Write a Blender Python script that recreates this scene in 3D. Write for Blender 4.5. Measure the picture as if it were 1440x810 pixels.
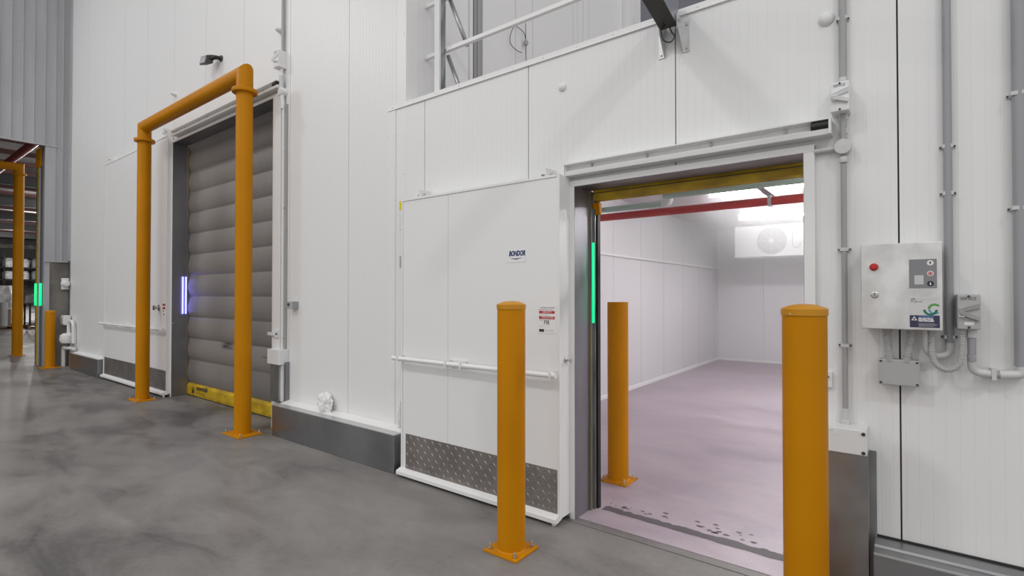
import bpy, math, random
from mathutils import Vector, noise

for o in list(bpy.data.objects): bpy.data.objects.remove(o)
SC = bpy.context.scene
COL = SC.collection
random.seed(7)
PI = math.pi

# ------------------------------------------------------------------ camera
cam = bpy.data.cameras.new('camera'); cam.sensor_width = 36.0; cam.lens = 727.45 / 1440 * 36
cam.clip_end = 300
camo = bpy.data.objects.new('camera', cam); COL.objects.link(camo)
camo.location = (0, 0, 1.5)
camo.rotation_euler = (PI / 2 + 0.0121056, 0, 0.6510516)
SC.camera = camo

# ------------------------------------------------------------------ world, lamps, exposure
SC.view_settings.view_transform = 'Standard'; SC.view_settings.look = 'None'
SC.view_settings.gamma = 1.0; SC.view_settings.use_curve_mapping = False
SC.view_settings.exposure = 0.0
w = bpy.data.worlds.new('world'); SC.world = w; w.use_nodes = True
w.node_tree.nodes['Background'].inputs[0].default_value = (1, 0.995, 0.99, 1)
w.node_tree.nodes['Background'].inputs[1].default_value = 0.78

def high_bay(x, y, z, power, size=0.7, col=(1, 0.99, 0.98)):
    l = bpy.data.lights.new('high_bay_light', 'AREA'); l.shape = 'DISK'; l.size = size
    l.energy = power; l.color = col
    o = bpy.data.objects.new('high_bay_light', l); COL.objects.link(o); o.location = (x, y, z)
for x, y, p in ((-12.5, -3.2, 235), (-4.2, -3.2, 150), (4.6, -3.2, 180), (-12.5, -10, 110), (-4.2, -10, 110), (4.6, -10, 110)):
    high_bay(x, y, 9.0, p)
def pendant(x, y, z, power):
    l = bpy.data.lights.new('pendant_light', 'POINT'); l.shadow_soft_size = 0.25; l.energy = power; l.color = (1, 0.98, 0.96)
    o = bpy.data.objects.new('pendant_light', l); COL.objects.link(o); o.location = (x, y, z)
for x in (-22, -36, -50, -64, -78):
    for y in (12.0, 24.0): pendant(x, y, 7.0, 1100)

# ------------------------------------------------------------------ materials
def mat(name, col, rough=0.5, metal=0.0, emit=None, estr=0.0, spec=0.5):
    m = bpy.data.materials.new(name); m.use_nodes = True
    b = m.node_tree.nodes['Principled BSDF']
    b.inputs['Base Color'].default_value = (*col, 1); b.inputs['Roughness'].default_value = rough
    b.inputs['Metallic'].default_value = metal; b.inputs['Specular IOR Level'].default_value = spec
    if emit:
        b.inputs['Emission Color'].default_value = (*emit, 1); b.inputs['Emission Strength'].default_value = estr
    return m
def nodes(m): return m.node_tree.nodes, m.node_tree.links, m.node_tree.nodes['Principled BSDF']
def add_noise(m, c1, c2, scale=3.0, detail=6, stretch=(1, 1, 1), lo=0.35, hi=0.65, bump=0.0, rough=None):
    n, l, b = nodes(m)
    g = n.new('ShaderNodeNewGeometry'); mp = n.new('ShaderNodeMapping'); mp.inputs['Scale'].default_value = stretch
    t = n.new('ShaderNodeTexNoise'); t.inputs['Scale'].default_value = scale; t.inputs['Detail'].default_value = detail
    r = n.new('ShaderNodeValToRGB')
    r.color_ramp.elements[0].position = lo; r.color_ramp.elements[0].color = (*c1, 1)
    r.color_ramp.elements[1].position = hi; r.color_ramp.elements[1].color = (*c2, 1)
    l.new(g.outputs['Position'], mp.inputs['Vector']); l.new(mp.outputs[0], t.inputs['Vector'])
    l.new(t.outputs['Fac'], r.inputs['Fac']); l.new(r.outputs['Color'], b.inputs['Base Color'])
    if bump:
        bp = n.new('ShaderNodeBump'); bp.inputs['Strength'].default_value = bump; bp.inputs['Distance'].default_value = 0.01
        l.new(t.outputs['Fac'], bp.inputs['Height']); l.new(bp.outputs['Normal'], b.inputs['Normal'])
    if rough:
        mr = n.new('ShaderNodeMapRange'); mr.inputs['To Min'].default_value = rough[0]; mr.inputs['To Max'].default_value = rough[1]
        mr.inputs['From Min'].default_value = lo; mr.inputs['From Max'].default_value = hi
        l.new(t.outputs['Fac'], mr.inputs['Value']); l.new(mr.outputs[0], b.inputs['Roughness'])
    return m
def ribbed_panel(name, col, rough=0.42):
    # insulated panel skin: fine vertical micro-ribs as relief
    m = mat(name, col, rough); n, l, b = nodes(m)
    g = n.new('ShaderNodeNewGeometry'); s = n.new('ShaderNodeSeparateXYZ'); l.new(g.outputs['Position'], s.inputs[0])
    a = n.new('ShaderNodeMath'); a.operation = 'ADD'; l.new(s.outputs['X'], a.inputs[0]); l.new(s.outputs['Y'], a.inputs[1])
    d = n.new('ShaderNodeMath'); d.operation = 'MULTIPLY'; d.inputs[1].default_value = 1 / 0.048; l.new(a.outputs[0], d.inputs[0])
    f = n.new('ShaderNodeMath'); f.operation = 'FRACT'; l.new(d.outputs[0], f.inputs[0])
    r = n.new('ShaderNodeValToRGB'); r.color_ramp.interpolation = 'LINEAR'
    for p, v in ((0.0, 0.0), (0.06, 1.0), (0.94, 1.0), (1.0, 0.0)):
        e = r.color_ramp.elements.new(p) if p not in (0.0, 1.0) else r.color_ramp.elements[0 if p == 0 else -1]
        e.color = (v, v, v, 1)
    l.new(f.outputs[0], r.inputs['Fac'])
    bp = n.new('ShaderNodeBump'); bp.inputs['Strength'].default_value = 0.42; bp.inputs['Distance'].default_value = 0.002
    l.new(r.outputs['Color'], bp.inputs['Height']); l.new(bp.outputs['Normal'], b.inputs['Normal'])
    return m
MT = {}
MT['panel'] = ribbed_panel('white_ribbed_panel', (0.79, 0.79, 0.79))
MT['white'] = mat('white_powder_coat', (0.8, 0.8, 0.795), 0.4)
MT['leaf'] = mat('white_smooth_sheet', (0.8, 0.8, 0.8), 0.38)
MT['white2'] = mat('white_plastic', (0.76, 0.76, 0.76), 0.45)
MT['gap'] = mat('dark_joint', (0.06, 0.06, 0.06), 0.9)
MT['yellow'] = add_noise(mat('yellow_paint', (0.5, 0.2, 0.0), 0.45, spec=0.15), (0.5, 0.196, 0.0), (0.56, 0.22, 0.0), 1.5)
MT['yellow_cap'] = mat('yellow_cap_paint', (0.54, 0.235, 0.0), 0.4)
MT['hem'] = add_noise(mat('yellow_vinyl', (0.5, 0.33, 0.0), 0.5), (0.36, 0.22, 0.004), (0.6, 0.39, 0.006), 5.0, stretch=(1, 1, 2))
MT['steel'] = add_noise(mat('galvanised_steel', (0.35, 0.36, 0.37), 0.34, 0.9), (0.30, 0.305, 0.31), (0.42, 0.43, 0.44), 3.0, bump=0.05, rough=(0.28, 0.4))
MT['kerb'] = add_noise(mat('brushed_kerb_steel', (0.35, 0.36, 0.37), 0.34, 0.9), (0.27, 0.275, 0.285), (0.36, 0.365, 0.375), 2.2, bump=0.03, rough=(0.27, 0.37))
MT['jamb'] = add_noise(mat('jamb_steel', (0.3, 0.3, 0.32), 0.4, 0.85), (0.24, 0.24, 0.26), (0.32, 0.32, 0.34), 2.0, stretch=(1, 1, 0.3))
MT['guide_yellow'] = add_noise(mat('worn_yellow_strip', (0.3, 0.2, 0.03), 0.5), (0.14, 0.11, 0.06), (0.36, 0.25, 0.02), 2.0, stretch=(1, 1, 1.0))
MT['zinc'] = mat('zinc_bolt', (0.5, 0.48, 0.45), 0.35, 0.9)
MT['cabinet'] = add_noise(mat('brushed_cabinet', (0.7, 0.7, 0.69), 0.36, 0.75), (0.6, 0.59, 0.58), (0.82, 0.82, 0.81), 9.0, stretch=(1.0, 1, 0.8), rough=(0.3, 0.45))
MT['tread'] = add_noise(mat('tread_plate', (0.36, 0.33, 0.31), 0.36, 0.85), (0.3, 0.275, 0.26), (0.4, 0.37, 0.35), 6.0)
MT['grey_plastic'] = mat('grey_plastic', (0.42, 0.42, 0.42), 0.45)
MT['conduit'] = mat('grey_conduit', (0.36, 0.36, 0.36), 0.4)
MT['conduit_dark'] = mat('dark_grey_conduit', (0.32, 0.32, 0.34), 0.4)
MT['fitting'] = mat('light_grey_fitting', (0.58, 0.58, 0.58), 0.42)
MT['hose'] = mat('grey_hose', (0.46, 0.46, 0.46), 0.45)
MT['black'] = mat('black_rubber', (0.012, 0.012, 0.012), 0.5)
MT['charcoal'] = mat('charcoal_plastic', (0.05, 0.05, 0.055), 0.5)
MT['red'] = mat('red_button', (0.5, 0.02, 0.02), 0.3)
MT['redpipe'] = mat('red_pipe_paint', (0.42, 0.03, 0.025), 0.35)
MT['ink'] = mat('black_ink', (0.03, 0.03, 0.03), 0.6)
MT['navy'] = mat('navy_ink', (0.02, 0.045, 0.16), 0.5)
MT['label_navy'] = mat('navy_label', (0.035, 0.035, 0.085), 0.5)
MT['label_blue'] = mat('blue_ink', (0.08, 0.22, 0.5), 0.5)
MT['label_white'] = mat('white_label', (0.8, 0.8, 0.8), 0.45)
MT['label_red'] = mat('red_label', (0.45, 0.03, 0.035), 0.5)
MT['label_grey'] = mat('grey_ink', (0.4, 0.4, 0.42), 0.5)
MT['green_d'] = mat('dark_green_ink', (0.01, 0.16, 0.1), 0.5)
MT['green_m'] = mat('green_ink', (0.1, 0.3, 0.08), 0.5)
MT['teal'] = mat('teal_ink', (0.14, 0.32, 0.44), 0.5)
MT['warn_yellow'] = mat('warning_yellow', (0.7, 0.6, 0.0), 0.5)
MT['pvc'] = mat('pvc_led_glow_tint', (0.46, 0.6, 0.52), 0.4)  # white PVC; the green LED's glow is painted into its colour
MT['clad'] = add_noise(mat('grey_cladding', (0.22, 0.225, 0.235), 0.42, 0.15), (0.38, 0.38, 0.40), (0.45, 0.45, 0.47), 2.0, stretch=(1, 1, 0.2))
MT['concrete_wall'] = add_noise(mat('cast_concrete', (0.2, 0.185, 0.17), 0.8), (0.13, 0.12, 0.11), (0.25, 0.235, 0.215), 1.6, bump=0.1)
MT['cold_panel'] = ribbed_panel('cold_room_panel', (0.72, 0.71, 0.72), 0.4)
MT['cold_ceiling'] = mat('cold_ceiling_light_tint', (0.62, 0.57, 0.585), 0.4)  # pinkish cast of the room light and shade put into the colour
MT['led'] = mat('led_diffuser', (0.9, 0.9, 0.9), 0.4, emit=(1, 0.985, 0.99), estr=150.0)
MT['led_dim'] = mat('led_diffuser_dim', (0.9, 0.9, 0.9), 0.4, emit=(1, 0.98, 0.99), estr=75.0)
MT['led_green'] = mat('green_led', (0.02, 0.1, 0.06), 0.4, emit=(0.0, 0.92, 0.32), estr=1.3)
MT['led_blue'] = mat('blue_led', (0.1, 0.1, 0.2), 0.4, emit=(0.2, 0.2, 1.0), estr=4.5)
MT['foam'] = mat('white_foam', (0.8, 0.8, 0.8), 0.8)
MT['wet'] = mat('wet_concrete', (0.115, 0.1, 0.108), 0.5, spec=0.2)
MT['wood'] = add_noise(mat('pallet_wood', (0.3, 0.2, 0.12), 0.8), (0.22, 0.14, 0.08), (0.36, 0.25, 0.15), 4.0, stretch=(1, 4, 4))
MT['carton'] = mat('brown_carton', (0.3, 0.21, 0.14), 0.8)
MT['wrap'] = add_noise(mat('stretch_wrap', (0.6, 0.6, 0.6), 0.25), (0.4, 0.4, 0.41), (0.75, 0.75, 0.75), 5.0, bump=0.4)
MT['darksteel'] = mat('dark_painted_steel', (0.015, 0.014, 0.014), 0.6)
MT['purlin'] = mat('oxide_red_steel', (0.09, 0.035, 0.03), 0.6)
MT['roof'] = add_noise(mat('roof_sheet', (0.3, 0.29, 0.29), 0.5), (0.16, 0.15, 0.15), (0.36, 0.35, 0.35), 0.5)
MT['arm_under'] = mat('dark_bronze_paint', (0.03, 0.025, 0.02), 0.45)
MT['arm_side'] = mat('grey_violet_steel', (0.36, 0.37, 0.42), 0.35, 0.5)
MT['galv'] = mat('zinc_bracket', (0.6, 0.6, 0.6), 0.35, 0.6)
MT['violet_clad'] = mat('violet_grey_sheet', (0.16, 0.16, 0.19), 0.5)
# door curtain
MT['curtain'] = add_noise(mat('taupe_curtain', (0.2, 0.18, 0.165), 0.45), (0.175, 0.16, 0.15), (0.235, 0.215, 0.2), 1.1, stretch=(1.0, 1, 0.5), rough=(0.36, 0.5))
def smudged_curtain():
    m = add_noise(mat('scuffed_curtain', (0.2, 0.18, 0.165), 0.45), (0.02, 0.02, 0.02), (0.225, 0.2, 0.185), 1.4, stretch=(1.0, 1, 6.0), lo=0.27, hi=0.4)
    return m
MT['curtain_scuff'] = smudged_curtain()

def concrete(name, dark, mid, light, rough):
    m = mat(name, mid, 0.4, spec=0.4); n, l, b = nodes(m)
    g = n.new('ShaderNodeNewGeometry')
    def nz(scale, detail, st, rot=0.0, dist=0.0):
        mp = n.new('ShaderNodeMapping'); mp.inputs['Scale'].default_value = st; mp.inputs['Rotation'].default_value = (0, 0, rot)
        t = n.new('ShaderNodeTexNoise'); t.inputs['Scale'].default_value = scale; t.inputs['Detail'].default_value = detail
        t.inputs['Distortion'].default_value = dist; t.inputs['Roughness'].default_value = 0.6
        l.new(g.outputs['Position'], mp.inputs['Vector']); l.new(mp.outputs[0], t.inputs['Vector']); return t
    big = nz(0.45, 5, (1, 1, 1), 0.3, 0.4); med = nz(2.2, 8, (0.55, 1.3, 1), 0.5, 0.6); fine = nz(30, 4, (1, 1, 1))
    r = n.new('ShaderNodeValToRGB'); e = r.color_ramp.elements
    e[0].position = 0.41; e[0].color = (*dark, 1); e[1].position = 0.6; e[1].color = (*light, 1)
    k = e.new(0.5); k.color = (*mid, 1)
    a = n.new('ShaderNodeMath'); a.operation = 'MULTIPLY'; a.inputs[1].default_value = 0.52; l.new(big.outputs['Fac'], a.inputs[0])
    a2 = n.new('ShaderNodeMath'); a2.operation = 'MULTIPLY_ADD'; a2.inputs[1].default_value = 0.4; l.new(med.outputs['Fac'], a2.inputs[0]); l.new(a.outputs[0], a2.inputs[2])
    a3 = n.new('ShaderNodeMath'); a3.operation = 'MULTIPLY_ADD'; a3.inputs[1].default_value = 0.08; l.new(fine.outputs['Fac'], a3.inputs[0]); l.new(a2.outputs[0], a3.inputs[2])
    l.new(a3.outputs[0], r.inputs['Fac']); l.new(r.outputs['Color'], b.inputs['Base Color'])
    mr = n.new('ShaderNodeMapRange'); mr.inputs['From Min'].default_value = 0.35; mr.inputs['From Max'].default_value = 0.65
    mr.inputs['To Min'].default_value = rough[0]; mr.inputs['To Max'].default_value = rough[1]
    l.new(med.outputs['Fac'], mr.inputs['Value']); l.new(mr.outputs[0], b.inputs['Roughness'])
    bp = n.new('ShaderNodeBump'); bp.inputs['Strength'].default_value = 0.08; bp.inputs['Distance'].default_value = 0.004
    l.new(med.outputs['Fac'], bp.inputs['Height']); l.new(bp.outputs['Normal'], b.inputs['Normal'])
    return m
MT['floor'] = concrete('hall_concrete', (0.095, 0.09, 0.089), (0.185, 0.174, 0.167), (0.25, 0.236, 0.226), (0.4, 0.56))
MT['cold_floor'] = concrete('cold_room_concrete', (0.33, 0.275, 0.315), (0.41, 0.34, 0.385), (0.47, 0.41, 0.45), (0.3, 0.5))

# ------------------------------------------------------------------ mesh helpers
ORI = {}
class MB:
    def __init__(s): s.v = []; s.f = []; s.sm = []
    def box(s, x0, x1, y0, y1, z0, z1):
        i = len(s.v)
        s.v += [(x, y, z) for z in (z0, z1) for y in (y0, y1) for x in (x0, x1)]
        for q in ((0, 2, 3, 1), (4, 5, 7, 6), (0, 1, 5, 4), (2, 6, 7, 3), (0, 4, 6, 2), (1, 3, 7, 5)):
            s.f.append([i + k for k in q]); s.sm.append(False)
        return s
    def hexa(s, p):   # eight points ordered like box
        i = len(s.v); s.v += [tuple(q) for q in p]
        for q in ((0, 2, 3, 1), (4, 5, 7, 6), (0, 1, 5, 4), (2, 6, 7, 3), (0, 4, 6, 2), (1, 3, 7, 5)):
            s.f.append([i + k for k in q]); s.sm.append(False)
        return s
    def poly(s, pts):
        i = len(s.v); s.v += [tuple(p) for p in pts]; s.f.append(list(range(i, i + len(pts)))); s.sm.append(False); return s
    def prism(s, prof, x0, x1, axis='x'):   # prof: closed (a,b) outline; x: (y,z) along X, z: (x,y) along Z, y: (x,z) along Y
        def P(a, b, t): return (t, a, b) if axis == 'x' else ((a, b, t) if axis == 'z' else (a, t, b))
        i = len(s.v); n = len(prof)
        s.v += [P(a, b, x0) for a, b in prof] + [P(a, b, x1) for a, b in prof]
        for k in range(n):
            s.f.append([i + k, i + (k + 1) % n, i + n + (k + 1) % n, i + n + k]); s.sm.append(False)
        s.f.append([i + k for k in reversed(range(n))]); s.f.append([i + n + k for k in range(n)]); s.sm += [False, False]
        return s
    def tube(s, pts, r, seg=16, caps=True, rs=None):
        pts = [Vector(p) for p in pts]; n = len(pts); i0 = len(s.v)
        tang = []
        for k in range(n):
            a = pts[k] - pts[k - 1] if k else pts[1] - pts[0]
            b = pts[k + 1] - pts[k] if k < n - 1 else a
            tang.append((a.normalized(), b.normalized()))
        t0 = tang[0][0]; up = Vector((0, 0, 1)) if abs(t0.z) < 0.9 else Vector((1, 0, 0))
        u = up.cross(t0).normalized()
        for k in range(n):
            a, b = tang[k]; t = (a + b).normalized()
            u = (u - t * u.dot(t)).normalized(); v = t.cross(u)
            c = max(0.3, t.dot(b)); m = (b - a)
            md = m.normalized() if m.length > 1e-4 else None
            rr = rs[k] if rs else r
            for j in range(seg):
                an = 2 * PI * j / seg; off = u * math.cos(an) * rr + v * math.sin(an) * rr
                if md is not None:
                    mm = (md - t * md.dot(t)).normalized(); off = off + mm * off.dot(mm) * (1 / c - 1)
                s.v.append(tuple(pts[k] + off))
        for k in range(n - 1):
            for j in range(seg):
                a = i0 + k * seg + j; b = i0 + k * seg + (j + 1) % seg
                s.f.append([a, b, b + seg, a + seg]); s.sm.append(True)
        if caps:
            s.f.append([i0 + j for j in reversed(range(seg))]); s.f.append([i0 + (n - 1) * seg + j for j in range(seg)]); s.sm += [False, False]
        return s
    def lathe(s, prof, c, axis='z', seg=24):   # prof: list of (r, h)
        i0 = len(s.v); n = len(prof)
        for r, h in prof:
            for j in range(seg):
                a = 2 * PI * j / seg; x, y = r * math.cos(a), r * math.sin(a)
                p = (x, y, h) if axis == 'z' else ((x, h, -y) if axis == 'y' else (h, x, y))
                s.v.append((c[0] + p[0], c[1] + p[1], c[2] + p[2]))
        for k in range(n - 1):
            for j in range(seg):
                a = i0 + k * seg + j; b = i0 + k * seg + (j + 1) % seg
                s.f.append([a, b, b + seg, a + seg]); s.sm.append(True)
        for ring, rev in ((0, True), (n - 1, False)):
            if prof[ring][0] > 1e-5:
                q = [i0 + ring * seg + j for j in range(seg)]
                s.f.append(q[::-1] if rev else q); s.sm.append(False)
        return s
    def build(s, name, m, parent=None, bevel=0.0, split=True):
        if parent is not None: o0 = ORI[parent]
        else:
            xs = [p[0] for p in s.v]; ys = [p[1] for p in s.v]; zs = [p[2] for p in s.v]
            o0 = Vector(((min(xs) + max(xs)) / 2, (min(ys) + max(ys)) / 2, min(zs)))
        me = bpy.data.meshes.new(name)
        me.from_pydata([(p[0] - o0[0], p[1] - o0[1], p[2] - o0[2]) for p in s.v], [], s.f)
        for p, k in zip(me.polygons, s.sm): p.use_smooth = k
        me.update()
        import bmesh
        b = bmesh.new(); b.from_mesh(me)
        bmesh.ops.recalc_face_normals(b, faces=b.faces)
        for e in b.edges:
            if len(e.link_faces) == 2 and e.calc_face_angle(0) > 0.6: e.smooth = False
        b.to_mesh(me); b.free()
        if m: me.materials.append(m if not isinstance(m, str) else MT[m])
        o = bpy.data.objects.new(name, me); COL.objects.link(o)
        if parent is not None: o.parent = parent
        else: o.location = o0
        ORI[o] = Vector(o0)
        if bevel:
            md = o.modifiers.new('bevel', 'BEVEL'); md.width = bevel; md.segments = 2; md.limit_method = 'ANGLE'
        return o
def tag(o, label=None, cat=None, group=None, kind=None):
    if label: o['label'] = label
    if cat: o['category'] = cat
    if group: o['group'] = group
    if kind: o['kind'] = kind
    return o
def thing(name, loc, label=None, cat=None, group=None, kind=None):
    o = bpy.data.objects.new(name, None); o.empty_display_size = 0.1; COL.objects.link(o); o.location = loc; ORI[o] = Vector(loc)
    return tag(o, label, cat, group, kind)
def box(name, m, parent, x0, x1, y0, y1, z0, z1, bevel=0.0): return MB().box(x0, x1, y0, y1, z0, z1).build(name, m, parent, bevel)
def fillet(pts, r, n=6):
    pts = [Vector(p) for p in pts]; out = [pts[0]]
    for k in range(1, len(pts) - 1):
        a = (pts[k - 1] - pts[k]); b = (pts[k + 1] - pts[k]); rr = min(r, a.length * 0.49, b.length * 0.49)
        p0 = pts[k] + a.normalized() * rr; p1 = pts[k] + b.normalized() * rr
        for j in range(n + 1):
            t = j / n; out.append(p0 * (1 - t) ** 2 + pts[k] * 2 * t * (1 - t) + p1 * t * t)
    out.append(pts[-1]); return out
def text(body, x, y, z, size, m, parent, name='lettering', sx=1.0, shear=0.0, align='LEFT', bold=0.0):
    c = bpy.data.curves.new('t', 'FONT'); c.body = body; c.size = size; c.align_x = align; c.align_y = 'BOTTOM'; c.shear = shear; c.offset = bold
    c.resolution_u = 3
    o = bpy.data.objects.new('t', c); COL.objects.link(o)
    dg = bpy.context.evaluated_depsgraph_get(); me = bpy.data.meshes.new_from_object(o.evaluated_get(dg))
    mb = MB(); mb.v = [(x + v.co.x * sx, y, z + v.co.y) for v in me.vertices]; mb.f = [list(p.vertices) for p in me.polygons]; mb.sm = [False] * len(mb.f)
    bpy.data.objects.remove(o); bpy.data.curves.remove(c); bpy.data.meshes.remove(me)
    return mb.build(name, m, parent)
def card(name, m, parent, x0, x1, z0, z1, y, t=0.0015): return box(name, m, parent, x0, x1, y, y + t, z0, z1)

WY = 3.03     # face of the white panel wall
# ------------------------------------------------------------------ floors
m = MB(); m.box(-100, 8, -14, 2.965, -0.2, 0); m.box(-100, -3.4, 2.965, 3.4, -0.2, 0); m.box(-100, -13.95, 3.4, 34, -0.2, 0)
tag(m.build('floor', 'floor'), kind='structure')
fl2 = MB().box(-3.4, 8, 2.974, 3.039, -0.2, 0).build('floor_threshold', 'floor'); tag(fl2, kind='structure')
fl3 = MB().box(-3.6, 8, 3.048, 12.6, -0.2, 0).build('floor_cold_room', 'cold_floor'); tag(fl3, kind='structure')
tag(MB().box(-3.4, 8, 2.96, 3.05, -0.25, -0.008).build('floor_joint_filler', 'gap'), kind='structure')

# ------------------------------------------------------------------ white panel wall
def panel_run(root, joints, z0, z1, opening, y0, y1, m='panel', g=0.003, zlow=None):
    ox0, ox1, oz = opening
    for a, b in zip(joints[:-1], joints[1:]):
        mb = MB(); a2, b2 = a + g, b - g
        if b2 <= ox0 or a2 >= ox1: mb.box(a2, b2, y0, y1, z0, z1)
        else:
            if a2 < ox0: mb.box(a2, ox0, y0, y1, z0, oz)
            if b2 > ox1: mb.box(ox1, b2, y0, y1, z0, oz)
            mb.box(a2, b2, y0, y1, oz, z1)
        mb.build('wall_panel', m, root)
tall = thing('wall_tall_store', (-8.7, WY, 0), kind='structure')
D1 = (-8.55, -5.69, 3.74)
jt = [-14.0] + [-4.305 - 1.07 * k for k in range(9, -1, -1)] + [-3.6]
jt = [j for j in jt if j > -14.0 or j == -14.0]
panel_run(tall, jt, 0.0, 9.5, D1, WY, WY + 0.14)
mb = MB(); mb.box(-14, D1[0], WY + 0.012, WY + 0.13, 0, 9.5).box(D1[1], -3.5, WY + 0.012, WY + 0.13, 0, 9.5).box(D1[0], D1[1], WY + 0.012, WY + 0.13, D1[2], 9.5)
mb.build('joint_sealant', 'gap', tall)
# corner flashing and the side of the tall store over the cold room
box('corner_flashing', 'white', tall, -3.6, -3.476, WY - 0.0015, WY + 0.14, 0.32, 9.5)
for k in range(10):
    MB().lathe([(0.006, 0), (0.005, -0.003), (0.0, -0.004)], (-3.5, WY - 0.0015, 0.7 + k * 0.62), 'y', 8).build('rivet', 'white2', tall)
side = thing('wall_tall_store_side', (-3.48, 5.5, 3.0), kind='structure')
ys = [WY + 0.14, 4.634, 4.969, 5.9, 6.02, 6.17, 6.329, 7.4, 8.1]
for a, b in zip(ys[:-1], ys[1:]): box('wall_panel', 'panel', side, -3.58, -3.48, a + 0.004, b - 0.004, 0.0, 9.5)
box('joint_sealant', 'gap', side, -3.59, -3.49, WY + 0.14, 8.1, 0.0, 9.5)

low = thing('wall_cold_room_front', (-0.5, WY, 0), kind='structure')
D2 = (-1.765, -0.413, 2.225)
jl = [-3.482, -3.24, -2.159, -1.084, -0.025, 1.04, 2.11, 3.18, 4.25, 5.32, 6.4]
panel_run(low, jl, 0.0, 3.155, D2, WY, WY + 0.14, g=0.0035)
mb = MB(); mb.box(-3.482, D2[0], WY + 0.012, WY + 0.13, 0, 3.15).box(D2[1], 6.4, WY + 0.012, WY + 0.13, 0, 3.15).box(D2[0], D2[1], WY + 0.012, WY + 0.13, D2[2], 3.15)
mb.build('joint_sealant', 'gap', low)
# parapet capping: folded strip with a small drip edge, fixed by rivets
cap = MB().prism([(WY - 0.012, 3.15), (WY - 0.004, 3.156), (WY - 0.004, 3.19), (WY + 0.15, 3.205), (WY + 0.15, 3.15), (WY, 3.15), (WY, 3.147), (WY - 0.012, 3.147)], -3.71, 6.4).build('parapet_capping', 'white', low)
for k in range(24):
    MB().lathe([(0.007, 0), (0.005, -0.003), (0.0, -0.004)], (-3.65 + k * 0.27, WY - 0.004, 3.172), 'y', 8).build('rivet', 'white2', low)
box('cover_flashing', 'white', low, -3.715, -3.61, WY - 0.006, WY, 0.32, 3.15)
for k in range(9):
    for x in (-3.70, -3.625):
        MB().lathe([(0.006, 0), (0.004, -0.003), (0.0, -0.004)], (x, WY - 0.006, 0.6 + k * 0.29), 'y', 8).build('rivet', 'white2', low)

# ------------------------------------------------------------------ cold room interior
cl = thing('wall_cold_room_left', (-3.46, 7.7, 0), kind='structure')
yy = [WY + 0.14] + [4.02 + k * 1.002 for k in range(9)] + [12.38]
yy = [y for y in yy if y < 12.3] + [12.38]
for a, b in zip(yy[:-1], yy[1:]): box('wall_panel', 'cold_panel', cl, -3.56, -3.46, a + 0.003, b - 0.003, 0, 2.95)
box('joint_sealant', 'label_grey', cl, -3.57, -3.468, WY + 0.14, 12.38, 0, 2.95)
MB().prism([(-3.46, 0.0), (-3.44, 0.0), (-3.445, 0.045), (-3.46, 0.055)], WY + 0.15, 12.38, 'y').build('skirting', 'white', cl)
box('wall_rail', 'white', cl, -3.46, -3.435, WY + 0.15, 12.38, 2.065, 2.1)
cb = thing('wall_cold_room_back', (0, 12.38, 0), kind='structure')
xx = [-3.56 + 1.07 * k for k in range(7)]
for a, b in zip(xx[:-1], xx[1:]): box('wall_panel', 'cold_panel', cb, a + 0.003, b - 0.003, 12.38, 12.48, 0, 2.95)
box('joint_sealant', 'label_grey', cb, -3.56, 2.86, 12.388, 12.47, 0, 2.95)
box('skirting', 'white', cb, -3.46, 2.8, 12.365, 12.38, 0, 0.05)
tag(MB().box(2.8, 2.9, WY + 0.14, 12.48, 0, 2.95).build('wall_cold_room_right', 'cold_panel'), kind='structure')
tag(MB().box(-3.56, 2.9, WY + 0.14, 12.48, 2.95, 3.08).build('ceiling_cold_room', 'cold_ceiling'), kind='structure')

def batten(x0, x1, y, label, m='led'):
    t = thing('led_batten', ((x0 + x1) / 2, y, 2.9), label, 'light', 'linear lights on the cold room ceiling')
    box('housing', 'white', t, x0, x1, y - 0.04, y + 0.04, 2.925, 2.95)
    MB().prism([(y - 0.035, 2.925), (y - 0.03, 2.9), (y - 0.012, 2.885), (y + 0.012, 2.885), (y + 0.03, 2.9), (y + 0.035, 2.925)], x0 + 0.03, x1 - 0.03).build('diffuser', m, t)
    for x in (x0, x1 - 0.03): box('end_cap', 'white', t, x, x + 0.03, y - 0.038, y + 0.038, 2.882, 2.926)
batten(-2.25, -0.55, 7.6, 'bright linear batten light over the red pipe in the cold room')
batten(-2.49, -0.99, 10.3, 'linear batten light just in front of the evaporator fan', 'led_dim')
batten(0.6, 2.1, 7.6, 'unseen added fill batten on the right side of the cold room ceiling')  # out-of-view batten, added to brighten the cold room
batten(0.3, 1.8, 4.8, 'unseen added fill batten inside the cold room near the doorway')  # another unseen batten, added as fill behind the front wall

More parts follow.
